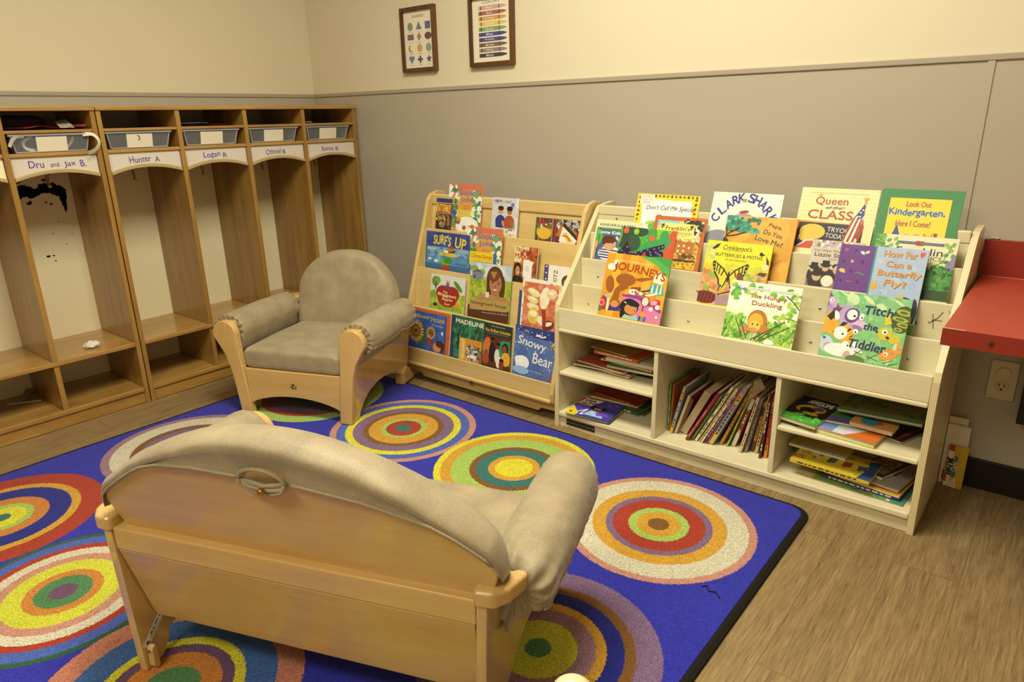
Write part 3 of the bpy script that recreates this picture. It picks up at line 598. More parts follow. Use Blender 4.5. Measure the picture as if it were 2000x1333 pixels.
# ------------------------------------------------------------------ birch book display with storage (right)
LB = [(-.416, .469), (-.330, .541), (-.271, .629), (-.212, .716), (-.157, .809)]
BX0, BX1 = 1.879, 3.098
def bookcase_b():
    t = thing('book_display_shelf', 'pale birch book display with four tilted tiers above open storage cubbies', 'bookcase', (BX0, -.416, 0))
    ox, oy = BX0, -.416
    def T(b):
        bmesh.ops.translate(b, verts=b.verts, vec=(-ox, -oy, 0)); return b
    prof = [(-.416, 0), (-.416, .455), (-.409, .480), (-.150, .796), (-.138, .806), (-.060, .8135), (-.036, .812), (-.030, .80), (-.030, 0)]
    for a, b in ((BX0, BX0+.018), (BX1-.018, BX1)):
        bm = PR(prof, 'x', a, b)
        for f in bm.faces: f.material_index = 0
        bmesh.ops.recalc_face_normals(bm, faces=bm.faces)
        for f in bm.faces:
            if abs(f.normal.x) < 0.3: f.material_index = 1
        obj('side_panel', T(bm), [W_plyz, W_edge], t, 0.0015)
    xi0, xi1 = BX0+.0185, BX1-.0185
    for k in range(4):
        y, z = LB[k]; zb = .394 if k == 0 else LB[k-1][1]-.034
        bm = BX(xi0, xi1, y, y+.008, zb, z); obj('tier_panel', T(bm), W_plyx, t, 0.002)
        y2 = LB[k+1][0]
        obj('tier_floor', T(BX(xi0, xi1, y+.0085, y2-.0005, z-.041, z-.035)), W_plyx, t)
    y, z = LB[4]; obj('top_panel', T(BX(xi0, xi1, y, y+.008, LB[3][1]-.034, .775)), W_plyx, t)
    obj('top_rail', T(BX(xi0, xi1, y-.002, y+.018, .7755, z)), W_plyx, t, 0.003)
    obj('counter_ledge', T(BX(xi0, xi1, -.419, -.034, .380, .3935)), W_plyx, t, 0.004)
    obj('back_panel', T(BX(xi0, xi1, -.038, -.032, .046, .3795)), W_plyx, t)
    obj('upper_back_panel', T(BX(xi0, xi1, -.038, -.032, .394, .775)), W_plyx, t)
    obj('bottom_shelf', T(BX(xi0, xi1, -.417, -.040, .045, .0630)), W_plyx, t, 0.004)
    obj('base_board', T(BX(xi0, xi1, -.404, -.388, .001, .0445)), W_plyx, t)
    for a, b in ((2.284, 2.2995), (2.687, 2.7025)):
        obj('divider', T(BX(a, b, -.414, -.040, .0635, .3795)), W_plyz, t, 0.0015)
    obj('shelf', T(BX(xi0+.0005, 2.2835, -.414, -.060, .2105, .2250)), W_plyx, t, 0.004)
    obj('shelf', T(BX(2.703, xi1-.0005, -.414, -.060, .2115, .2260)), W_plyx, t, 0.004)
    scr = [(1.971, -.271, .566), (2.747, -.271, .567), (3.003, -.271, .566), (1.969, -.330, .476), (2.748, -.330, .477), (3.005, -.330, .478), (1.976, -.157, .765), (2.36, -.330, .476), (2.36, -.271, .566)]
    for (x, y, z) in scr:
        bm = bmesh.new(); bmesh.ops.create_uvsphere(bm, u_segments=10, v_segments=6, radius=0.0048)
        for v in bm.verts: v.co.y *= 0.5
        bmesh.ops.translate(bm, verts=bm.verts, vec=(x, y, z)); obj('screw', T(bm), M_steel, t, 0, True)
    # name plate on the base
    bm = bmesh.new(); lay = col_layer(bm); cbox(bm, lay, 1.927, 2.052, -.4185, -.4172, .0135, .0365, '#15130F')
    A = Art(.125, .023); A.c(.05, .5, .02, '#CFCFC8'); A.c(.95, .5, .02, '#CFCFC8'); A.t('COMMUNITY PLAYTHINGS', .5, .5, .8, .32, '#8E8A7C'); A.into(bm, lay, lambda x, y, z: (1.927+x, -.4185-z-.0001, .0135+y))
    bmesh.ops.translate(bm, verts=bm.verts, vec=(0, .012, .0)); o = None
    me = bpy.data.meshes.new('name_plate'); T(bm); bm.to_mesh(me); bm.free(); me.materials.append(M_print); o = bpy.data.objects.new('name_plate', me); C.objects.link(o); o.parent = t
    # pen scribble on a tier panel
    bm = bmesh.new(); yy = -.2715
    for seg in ([(3.037, .598), (3.041, .575), (3.043, .556)], [(3.060, .606), (3.050, .588), (3.031, .570), (3.029, .576)], [(3.036, .579), (3.048, .581), (3.061, .581)]):
        tube(bm, [(a_, yy, b_) for a_, b_ in seg], 0.0008, 5)
    tube(bm, [(3.072, yy, .612), (3.076, yy, .605)], .0006, 5)
    obj('pen_scribble', T(bm), M_black, t)
    return t
bookcase_b()

# ------------------------------------------------------------------ clear maple book display (left)
LA = [(-.399, .158), (-.350, .336), (-.296, .502), (-.224, .664), (-.176, .811)]
AX0, AX1 = 1.020, 1.872
def bookcase_a():
    t = thing('book_display_rack', 'golden maple book display rack standing low between the armchair and the birch bookcase', 'bookcase', (AX0, -.40, 0)); ox, oy = AX0, -.40
    def T(b): bmesh.ops.translate(b, verts=b.verts, vec=(-ox, -oy, 0)); return b
    prof = [(-.375, 0), (-.372, .03), (-.385, .06), (-.410, .085), (-.416, .12), (-.409, .165), (-.362, .329), (-.294, .523), (-.227, .715), (-.205, .785), (-.180, .812), (-.140, .8225), (-.10, .815), (-.075, .79), (-.07, .75), (-.07, 0), (-.11, 0), (-.13, .03), (-.30, .03), (-.32, 0)]
    for a, b in ((AX0, AX0+.018), (AX1-.018, AX1)): obj('side_panel', T(PR(prof, 'x', a, b)), W_mapz, t, 0.004)
    xi0, xi1 = AX0+.0185, AX1-.0185
    for k in range(4):
        y, z = LA[k]; zb = .0935 if k == 0 else LA[k-1][1]-.034
        yb = y - (z-zb)*0.20 if k else y
        if k: bm = PR([(y, z), (y+.006, z), (max(yb, LA[k-1][0]+.022)+.006, zb), (max(yb, LA[k-1][0]+.022), zb)], 'x', xi0, xi1)
        else: bm = BX(xi0, xi1, y-.004, y+.004, zb, z)
        obj('tier_panel', T(bm), W_mapx, t, 0.002)
        obj('tier_floor', T(BX(xi0, xi1, y+.0065, LA[k+1][0]-.03 if k else y+.03, z-.042, z-.036)), W_mapx, t)
    y, z = LA[4]; obj('top_panel', T(PR([(y+.002, .775), (y+.008, .775), (LA[3][0]+.032, LA[3][1]-.034), (LA[3][0]+.026, LA[3][1]-.034)], 'x', xi0, xi1)), W_mapx, t)
    obj('top_rail', T(BX(xi0, xi1, y-.006, y+.012, .765, z)), W_mapx, t, 0.004)
    obj('bottom_ledge', T(BX(xi0, xi1, -.414, -.330, .078, .093)), W_mapx, t, 0.005)
    n = 12
    foot = [(xi0, .0775), (xi1, .0775), (xi1, .035)] + [(xi1-.07, .033), (xi1-.085, .018), (xi0+.085, .018), (xi0+.07, .033), (xi0, .035)]
    obj('base_rail', T(PR([(x, z) for x, z in foot], 'y', -.375, -.357)), W_mapx, t, 0.002)
    bm = bmesh.new()
    for dx, dz, w_, h_ in ((0, .004, .005, .013), (.008, .009, .005, .008), (.008, -.003, .014, .003), (.016, .003, .003, .011), (-.006, .001, .004, .004), (.019, .008, .002, .006), (.0, .012, .012, .003)):
        box(bm, 1.410+dx-w_/2, 1.410+dx+w_/2, -.3756, -.3752, .045+dz-h_/2, .045+dz+h_/2)
    obj('burnt_logo', T(bm), M_burn, t)
    return t
bookcase_a()

# ------------------------------------------------------------------ upholstered seats
def lerp_table(T, x):
    for (x0, z0), (x1, z1) in zip(T, T[1:]):
        if x <= x1: return z0 + (z1-z0)*max(0, (x-x0))/(x1-x0)
    return T[-1][1]
SB = -.020   # the sofa back sits a little to one side
def sofa_top(x): return .600 - .155*((x-SB)/.400)**2
def cushion_back(t, hw, kind):
    """sleeve-shaped back cushion over the back board. x across, +y = rear, leaning back"""
    W = hw - 0.012 if kind == 'chair' else 0.418
    nx = 96 if kind == 'chair' else 170
    X0 = 0 if kind == 'chair' else SB
    def ztop(x):
        s = abs(x-X0)/W
        if kind == 'chair': return 0.375 + 0.202*math.sqrt(max(0, 1-s**2.15))
        z = sofa_top(x)+.016
        return z if s < 0.95 else z - 0.030*((s-0.95)/0.05)**2
    FT = [(-.440, .437), (-.385, .468), (-.322, .500), (-.206, .526), (-.079, .540), (.052, .541), (.125, .543), (.207, .536), (.287, .512), (.346, .470), (.375, .440), (.40, .425)]
    def zflap(x):
        if kind == 'chair': return min(ztop(x)-0.01, 0.47)
        return min(lerp_table(FT, x), ztop(x)-0.012)
    yb = lambda z: 0.466 + (z-0.35)*0.235
    rows = []
    for i in range(nx+1):
        x = X0 + 0.998*W*(2*i/nx-1); s = abs(x-X0)/W; zt = ztop(x); zf = zflap(x)
        endk = math.sqrt(max(0.0, 1-s**9)); T = (0.048 if kind == 'chair' else 0.060)*endk + 0.008
        row = []
        zb = 0.240
        if kind != 'chair' and s > 0.84: zb = 0.24 + (s-0.84)/0.16*0.15
        zh = zt - zb
        for k in range(15):     # front, bottom to top
            u = k/14; z = zb + (zh-0.020)*u
            d = -T*(0.62+0.38*math.sin(PI*(0.12+0.60*u))) - 0.006
            row.append((d, z))
        df = row[-1][0]; dr = 0.0245; dc = (df+dr)/2; rd = (dr-df)/2
        for k in range(1, 9):   # over the top
            a = PI*k/9; row.append((dc - rd*math.cos(a), zt-0.020+0.024*math.sin(a)))
        for k in range(13):     # rear flap
            u = k/12; row.append((0.0245 - 0.003*math.sin(u*PI), (zt-0.022)*(1-u) + min(zf, zt-.022)*u))
        pts = []
        for j, (d, z) in enumerate(row):
            ns = 0.0040*noise.noise(Vector((x*8, z*8, d*8))) + 0.0018*noise.noise(Vector((x*30, z*16, d*16)))
            if z > zt-0.05 and endk > .5: ns += 0.0030*noise.noise(Vector((x*20, 3.3, j*0.2)))
            if j >= 23: ns *= 0.35
            pts.append(Vector((x, yb(z)+d+ns, z+ns*0.6)))
        rows.append(pts)
    bm = bmesh.new(); V, F = grid_mesh(bm, rows)
    # carrying slot in the rear flap of the sofa
    if kind == 'sofa':
        hx, hz, ha, hb = -0.025, 0.541, 0.046, 0.027
        rear = set(v for col in V for v in col[23:])
        def rho(p): return math.hypot((p.x-hx)/ha, (p.z-hz)/hb)
        dele = [f for f in bm.faces if all(v in rear for v in f.verts) and rho(f.calc_center_median()) < 1]
        bmesh.ops.delete(bm, geom=dele, context='FACES')
        for v in rear:
            if v.is_valid and v.is_boundary and rho(v.co) < 1.18 and v.co.z > hz-0.004 :
                r_ = rho(v.co)
                if r_ > 0.01: v.co.x = hx + (v.co.x-hx)/r_; v.co.z = hz + (v.co.z-hz)/r_
    for col in (V[0], V[-1]):
        try: bm.faces.new(col)
        except Exception: pass
    c = obj('back_cushion', bm, M_fab, t, 0, True)
    # piping at the flap edge
    bm = bmesh.new(); path = [rows[i][-1] + Vector((0, 0.001, 0)) for i in range(3, nx-2, 2)]
    if kind == 'sofa':
        pl = [p for p in path if p.x < hx-ha*0.98]; prr = [p for p in path if p.x > hx+ha*0.98]
        tube(bm, pl, 0.0032, 6); tube(bm, prr, 0.0032, 6)
        up = [(hx+ha*math.cos(a), yb(hz+hb*math.sin(a))+0.030, hz+hb*math.sin(a)*0.95) for a in [PI*k/14 for k in range(15)]]; tube(bm, up, 0.0038, 8)
        lo = [(hx+ha*math.cos(a), yb(hz-0.03*abs(math.sin(a)))+0.034, hz+0.025*math.sin(a)) for a in [-PI*k/14 for k in range(15)]]; tube(bm, lo, 0.0034, 8)
        lo2 = [(hx+ha*math.cos(a), yb(hz)+0.029, hz-0.002+0.014*math.sin(a)) for a in [-PI*k/14 for k in range(15)]]; tube(bm, lo2, 0.0040, 8)
        tube(bm, [(hx-ha*.95, yb(hz)+0.028, hz), (hx, yb(hz)+0.028, hz-0.010), (hx+ha*.95, yb(hz)+0.028, hz-.002)], 0.0042, 8)
    else: tube(bm, path, 0.003, 6)
    obj('piping', bm, M_fab, c, 0, True)
    if kind == 'sofa':
        bm = bmesh.new(); bmesh.ops.create_uvsphere(bm, u_segments=14, v_segments=8, radius=0.0065); bmesh.ops.translate(bm, verts=bm.verts, vec=(hx-0.004, yb(hz)+0.040, hz-0.013)); obj('brass_snap', bm, M_brass, c, 0, True)
    return c
def arm_roll(t, sx, hw, seed):
    """padded sleeve over the arm rail, gathered at both ends"""
    bm = bmesh.new(); rows = []; cx0 = hw + 0.034; n = 60; seg = 90; y0, y1 = 0.0245, 0.436
    edge = []
    for i in range(n+1):
        u = i/n; y = y0 + (y1-y0)*u
        r = 0.0665 + 0.005*math.sin(PI*min(1, max(0, u)))**0.5 - 0.006*u
        g = math.exp(-(u/0.05)**2) + 0.8*math.exp(-((1-u)/0.05)**2)
        pin = math.exp(-((u-0.62)/0.05)**2)
        row = []
        for k in range(seg):
            a = 2*PI*k/seg
            rr = r + 0.0008*math.exp(-(u/0.05)**2)*math.cos(a*19+seed+2*math.sin(a*2)) + (0.0045*math.exp(-(1-u)/0.10)*math.cos(a*11+seed*2+1.5*math.sin(a*3))) - 0.010*math.exp(-((1-u)/0.03)**2)
            ca, sa = math.cos(a), math.sin(a)
            low = max(0.0, -sa)
            X = rr*ca*(1 + (0.08 if ca > 0 else -0.12)*low)
            Z = rr*sa*(1 + ((-0.14 - 0.14*pin) if ca > 0 else 0.95)*low*min(1, abs(ca)*2.5))
            p = Vector((cx0 + X, y, 0.333 + Z))
            ns = 0.0035*noise.noise(Vector((p.x*16+seed*3, y*10, p.z*16))) + 0.0022*noise.noise(Vector((ca*3+seed, y*70, sa*3)))*(0.35+abs(u-0.5)+pin)
            p += Vector((ca, 0, sa))*ns
            p.x *= sx; row.append(p)
        rows.append(row); edge.append(max(row, key=lambda q: -q.z*0.60 + sx*q.x*0.8))
    # gathered lips closing onto the wood
    for rws, y in ((0, y0-0.003), (-1, y1+0.003)):
        base = rows[rws]; cc = sum(base, Vector())/seg
        ring = [cc + (p-cc)*(0.955+.035*math.cos(k*2*PI/seg*22+math.sin(k*.5)) if rws == 0 else 0.82) + Vector((0, (0.005 if rws else 0.0) + 0.002*math.cos(k*1.1), 0)) for k, p in enumerate(base)]
        ring2 = [cc + (p-cc)*0.03 + Vector((0, (-0.008 if rws else 0.004), 0)) for k, p in enumerate(base)]
        if rws == 0: rows = [ring2, ring] + rows
        else: rows = rows + [ring, ring2]
    grid_mesh(bm, rows, closev=True)
    o = obj('arm_cushion', bm, M_fab, t, 0, True)
    bm = bmesh.new(); tube(bm, [e + Vector((sx*0.001, 0, -0.001)) for e in edge[1:-1:2]], 0.003, 6); obj('piping', bm, M_fab, o, 0, True)
def settee(name, label, cat, loc, rz, hw, kind, apron=True):
    t = thing(name, label, cat, loc, rz)
    # arm rail + side panel + front board, splayed outwards
    for s in (-1, 1):
        cx = hw + 0.030; up = 0.330
        outer = [(hw+.000, 0), (hw+.013, .12), (hw+.024, .19), (hw+.040, .245), (hw+.066, .290), (hw+.084, .318)]
        inner = [(hw-.050, 0), (hw-.046, .05), (hw-.036, .15), (hw-.030, .21), (hw-.024, .27), (hw-.023, .31)]
        arc = arcpts(hw+.0305, .327, .0535, .056, -8, 188, 30)
        pts = outer[:-1] + [(x, z) for x, z in arc] + inner[::-1]
        bm = PR([(s*x, z) for x, z in pts], 'y', -.012, .018); obj('front_arm_board', bm, W_sofaz, t, 0.004, seg=3)
        # side panel
        prof = [(.0185, 0), (.055, 0), (.068, .035), (.10, .068), (.15, .098), (.21, .115), (.27, .115), (.33, .100), (.375, .075), (.405, .058), (.428, .055), (.435, .03), (.450, .012), (.462, 0), (.506, 0), (.506, .345), (.0185, .345)] if kind == 'sofa' else \
               [(.0185, 0), (.06, 0), (.075, .03), (.10, .058), (.15, .085), (.21, .098), (.27, .098), (.33, .088), (.385, .068), (.42, .055), (.45, .03), (.462, 0), (.490, 0), (.500, .10), (.515, .30), (.515, .345), (.0185, .345)]
        bm = PR(prof, 'x', hw-.024, hw-.005)
        for v in bm.verts: v.co.x += v.co.z*(0.085 if kind == 'chair' else 0.038); v.co.x *= s
        obj('side_panel', bm, W_panel, t, 0.002)
        ye = .512 if kind == 'sofa' else .500
        plan = [(hw-.006, .0195), (hw+.060, .0195), (hw+.062, .30), (hw+.064, .41), (hw+.058, .445), (hw+.043, ye-.026), (hw+.022, ye-.003), (hw-.008, ye), (hw-.016, ye-.004), (hw-.016, .44), (hw-.006, .42)]
        bm = PR([(s*x, y) for x, y in plan], 'z', .3455, .378); obj('arm_rail', bm, W_sofaz, t, 0.007, seg=3)
        # anti-tip foot behind each rear leg
        if kind == 'chair': fp = [(.425, 0), (.425, .055), (.465, .075), (.492, .060), (.512, .032), (.535, .014), (.532, 0)]; xa, xb = hw-.030, hw+.012
        else: fp = [(.482, .004), (.482, .050), (.485, .057), (.490, .060), (.495, .057), (.498, .050), (.499, .012), (.494, .002), (.488, .0)]; xa, xb = hw-.040, hw-.0245
        bm = PR(fp, 'x', s*xa, s*xb)
        ft = obj('anti_tip_foot', bm, W_sofaz, t, 0.004)
        if kind == 'sofa': bm = bmesh.new(); cyl(bm, (s*(hw-.032), .4975, .048), (s*(hw-.032), .5005, .048), .0035, 10); obj('screw', bm, M_steel, ft)
    # front apron with a shallow arch
    n = 16; a = hw-.045
    low = [(-a + 2*a*k/n, .043 + .042*(1-((2*k/n)-1)**2)**0.8) for k in range(n+1)]
    bm = PR([(x, z) for x, z in low] + [(a+.010, .190), (-a-.010, .190)], 'y', .000, .0175); ap = obj('front_apron', bm, W_sofax, t, 0.002)
    if kind == 'chair':
        bm = bmesh.new()
        for dx, dz, w_, h_ in ((0, .004, .004, .014), (.007, .010, .005, .008), (.008, -.004, .014, .003), (.016, .002, .003, .012), (-.007, .0, .004, .006), (.002, .011, .012, .0025), (-.003, -.006, .003, .004)):
            box(bm, -.005+dx-w_/2, -.005+dx+w_/2, -.0010, -.0004, .128+dz-h_/2, .128+dz+h_/2)
        obj('burnt_logo', bm, M_burn, ap)
    # seat deck, back board, cross rail
    obj('seat_deck', BX(-hw+.030, hw-.030, .018, .440, .172, .184), W_sofax, t)
    yb = lambda z: 0.466 + (z-0.35)*0.235
    if kind == 'sofa':
        hb = .412; out = [(SB-.375, .300), (SB-.400, .375), (SB-hb, .415), (SB-.408, .430)] + [(SB-.395+.79*k/26, sofa_top(SB-.395+.79*k/26)) for k in range(27)] + [(SB+.408, .430), (SB+hb, .415), (SB+.400, .375), (SB+.375, .300)]
        bm = PR([(x, z) for x, z in out], 'y', 0.0, 0.018)
        for v in bm.verts: v.co.y += yb(v.co.z)
        obj('back_board', bm, W_sofax, t, 0.003)
        obj('cross_rail', BX(-.389, .389, .4630, .5035, .303, .353), W_sofax, t, 0.003)
        bm = PR([(-.386, .3025), (.386, .3025), (.379, .110), (-.379, .110)], 'y', 0.0, 0.016)
        for v in bm.verts: v.co.y += .4865 - (.303-v.co.z)*0.24
        obj('lower_back_board', bm, W_sofax, t, 0.002)
    else:
        out = [(-.225, .19)] + arcpts(0, .375, hw-.030, .195, 180, 0, 24) + [(.225, .19)]
        bm = PR(out, 'y', 0.0, 0.018)
        for v in bm.verts: v.co.y += yb(v.co.z)
        obj('back_board', bm, W_sofax, t, 0.003)
        obj('cross_rail', BX(-hw+.026, hw-.026, .470, .490, .12, .23), W_sofax, t, 0.003)
    # seat cushion
    bm = bmesh.new(); a, b, c = hw-.026, .206, .044; rows = []; nu, nv = 44, 140
    for i in range(nu+1):
        ph = -PI/2 + PI*i/nu; row = []
        for j in range(nv):
            th = 2*PI*j/nv; pw = lambda v, e: math.copysign(abs(v)**e, v)
            x = a*pw(math.cos(ph), .16)*pw(math.cos(th), .10); y = b*pw(math.cos(ph), .16)*pw(math.sin(th), .10); z = c*pw(math.sin(ph), .35)
            ns = .004*noise.noise(Vector((x*8+hw, y*8, z*8))) + .0025*noise.noise(Vector((x*30, y*5+hw, z*10)))
            if z > 0: z += ns + .005*(1-(x/a)**2) + .0030*noise.noise(Vector((x*24 + y*9, y*2.0, hw)))*(1-(y/b)**4)
            y2 = y + (.0028*noise.noise(Vector((x*48 + z*20, 1, z*6))) if y < -b*.95 else 0)
            row.append(Vector((x, y2+.210, z+.2300)))
        rows.append(row)
    grid_mesh(bm, rows, closev=True); obj('seat_cushion', bm, M_fab, t, 0, True, weld=0.0001)
    for s in (-1, 1): arm_roll(t, s, hw, 1 if s < 0 else 4)
    cushion_back(t, hw, kind)
    if kind == 'sofa':   # printed sticker on the inside of a rear leg
        A = Art(.072, .016); A.r(.36, .62, .48, .82, '#2A2622'); A.r(.52, .62, .60, .82, '#2A2622'); A.r(.64, .62, .84, .82, '#2A2622'); A.r(.06, .2, .2, .42, '#2A2622'); A.r(.08, .5, .18, .75, '#2A2622')
        for k in range(3): A.r(.28, .18+.13*k, .82-.1*k, .23+.13*k, '#5A554E')
        A.c(.92, .6, .025, '#2A2622')
        o = printed('sticker', A, '#E8E2DA', .0004, M_paper, t); o.rotation_mode = 'XYZ'
        X = Vector((0, -math.cos(R(40)), math.sin(R(40)))); Z = Vector((-1, 0, .038)).normalized(); X = (X - Z*X.dot(Z)).normalized(); Yv = Z.cross(X)
        M = Matrix((X, Yv, Z)).transposed().to_4x4(); M.translation = (hw-.0249+.0018, .492, .048); o.matrix_local = M
    return t
ang = R(22)
settee('armchair', 'small maple armchair with beige cushions in front of the corner locker', 'armchair', (1.035, -.986, .0128), ang, .249, 'chair')
an = R(21); u = Vector((math.cos(an), math.sin(an), 0)); v = Vector((-math.sin(an), math.cos(an), 0))
S0 = Vector((1.880, -1.974, .012)) + .414*u + .500*v
settee('loveseat', 'wide maple children\'s sofa with beige cushions seen from behind on the rug', 'sofa', tuple(S0), an+PI, .402, 'sofa')

# ------------------------------------------------------------------ red counter, outlet, black box
M_red = mat('red_laminate', '#A8402C', 0.42, 0.4, bump=0.15, bscale=400, var=0.04, vscale=9)
M_redd = mat('red_edge_laminate', '#8E2C1E', 0.45, 0.4, bump=0.1, bscale=400)
t = thing('red_counter', 'red laminate wall counter with a raised back edge beside the birch bookcase', 'counter', (3.104, -.006, .60))
def TT(b): bmesh.ops.translate(b, verts=b.verts, vec=(-3.104, .006, -.60)); return b
obj('countertop', TT(BX(3.108, 4.6, -.656, -.020, .629, .667)), [M_red], t, 0.001)
obj('front_edge', TT(BX(3.107, 4.6, -.6585, -.6565, .628, .6665)), M_redd, t)
obj('backsplash', TT(BX(3.101, 4.6, -.0195, -.0055, .629, .770)), M_redd, t, 0.001)
bm = bmesh.new(); cyl(bm, (3.20, -.6589, .647), (3.20, -.6600, .647), .005, 12); obj('screw_plug', TT(bm), M_burn, t)
bm = bmesh.new(); box(bm, 3.108, 3.150, -.6592, -.656, .6668, .6680); box(bm, 3.104, 4.6, -.0225, -.0185, .6668, .6674); obj('chipped_edge', TT(bm), mat('chipped_wood', '#C9AE84', 0.8), t)
sheet('plastic_scrap', [(3.113, -.017, .7705), (3.135, -.012, .7705), (3.135, -.006, .7725), (3.112, -.006, .7745)], mat('clear_scrap', '#E8E4DC', 0.15, coat=0.5), 'tiny shiny clear plastic scrap on the red backsplash', 'plastic scrap', 0.003)
t = thing('wall_outlet', 'beige electrical outlet with a round cover under the red counter', 'outlet', (3.210, -.0045, .360))
M_iv = mat('ivory_plastic', '#CDBF9C', 0.4, 0.4)
obj('cover_plate', BX(-.035, .035, -.006, 0, -.0600, .0600), M_iv, t, 0.002)
def disc(name, cx, cz, r, y0, y1, m):
    bm = bmesh.new(); cyl(bm, (cx, y1, cz), (cx, y0, cz), r, 28); return obj(name, bm, m, t, 0.001)
disc('plug_cover', 0, .022, .018, -.0060, -.0110, M_iv); disc('socket', 0, -.018, .017, -.0060, -.0080, mat('socket_ivory', '#BFB08C', 0.4))
bm = bmesh.new(); box(bm, -.008, -.0055, -.0086, -.0078, -.018, -.009); box(bm, .0055, .008, -.0086, -.0078, -.017, -.010); cyl(bm, (0, -.0078, -.027), (0, -.0086, -.027), .003, 10); obj('slots', bm, M_black, t)
t = thing('wall_cabinet', 'black box mounted on the wall below the red counter', 'wall box', (3.262, -.0045, .25))
obj('housing', BX(0, .40, -.045, 0, 0, .370), M_black, t, 0.002)
bm = bmesh.new(); cyl(bm, (.012, -.0452, .075), (.012, -.0475, .075), .004, 10); obj('screw', bm, M_steel, t)

# ------------------------------------------------------------------ pale wooden chair whose rounded back just enters the bottom of the view
t = thing('child_chair', 'pale wooden chair whose rounded back post tip enters the bottom edge of the view', 'chair', (3.005, -1.955, .0113), math.atan2(-.83, .55))
Wp = wood('pale_birch', '#E2CC96', '#EEDDB0', 'z', 0.35, 0.3)
def post(x, y, h, r=.0195):
    bm = bmesh.new(); tube(bm, [(x, y, 0), (x, y, h*.5), (x, y, h-r*1.2), (x, y, h-r*.5), (x, y, h-r*.12), (x, y, h)], [r*.8, r*.95, r*1.1, r*.95, r*.55, r*.08], 18); return bm
for x in (0, .27): obj('back_post', post(x, 0, .617), Wp, t, 0, True); obj('leg', post(x, -.27, .30, .016), Wp, t, 0, True)
obj('seat', BX(-.02, .29, -.30, -.015, .300, .318), Wp, t, 0.006)
for z in (.40, .50): obj('back_slat', BX(.015, .255, -.008, .008, z, z+.05), Wp, t, 0.004)
# ------------------------------------------------------------------ books on show
def book_parts(t, W, H, th, a, base, spine=None, m=None, pages='#E9E2C6', hard=False, name='cover', oy=0.0):
    c = 0.0022 if hard else 0.0006; m = m or M_print
    bm = bmesh.new(); lay = col_layer(bm)
    cbox(bm, lay, 0, W, 0, H, -c, 0, base)
    cbox(bm, lay, -0.0004, c, 0, H, -th, -c*0.5, spine or base)
    cbox(bm, lay, 0, W, 0, H, -th, -th+c, spine or base)
    if a: a.into(bm, lay, lambda x, y, z: (x, y+oy, z))
    me = bpy.data.meshes.new(name); bm.to_mesh(me); bm.free(); me.materials.append(m)
    o = bpy.data.objects.new(name, me); C.objects.link(o); o.parent = t
    if th > 2*c+0.0006:
        i = 0.003 if hard else 0.0008
        bm = bmesh.new(); lay = col_layer(bm); cbox(bm, lay, c+.0002, W-i, i, H-i, -th+c+.0001, -c-.0001, pages)
        me = bpy.data.meshes.new('page_block'); bm.to_mesh(me); bm.free(); me.materials.append(M_paper)
        o = bpy.data.objects.new('page_block', me); C.objects.link(o); o.parent = t
TH = {'A': R(9), 'B': R(18)}
def show(sh, k, x0, x1, h, fn, base, label, th=.003, ex=0.0, spine=None, m=None, hard=False, group=None, pages='#E9E2C6', rot=0.0, cat='book'):
    L = LA[k] if sh == 'A' else LB[k]; a0 = TH[sh]; off = .014 if sh == 'A' else .022
    z0 = L[1]-.035 + math.sin(a0)*th + .0004; y0 = L[0]+off+ex + math.tan(a0)*(z0-L[1])
    t = bpy.data.objects.new('picture_book', None); C.objects.link(t); t.location = (x0, y0, z0); t.rotation_euler = (PI/2-a0, R(rot), 0); t.empty_display_size = .03
    tag(t, label, cat, group or ('books on the left rack' if sh == 'A' else 'books on the right display'))
    W = x1-x0; oy = .033; a = Art(W, h-oy)   # the lowest strip of a cover is hidden by the tier panel
    if fn: fn(a)
    book_parts(t, W, h, th, a, base, spine, m, pages, hard, oy=oy); return t
g_ = random.Random(3)
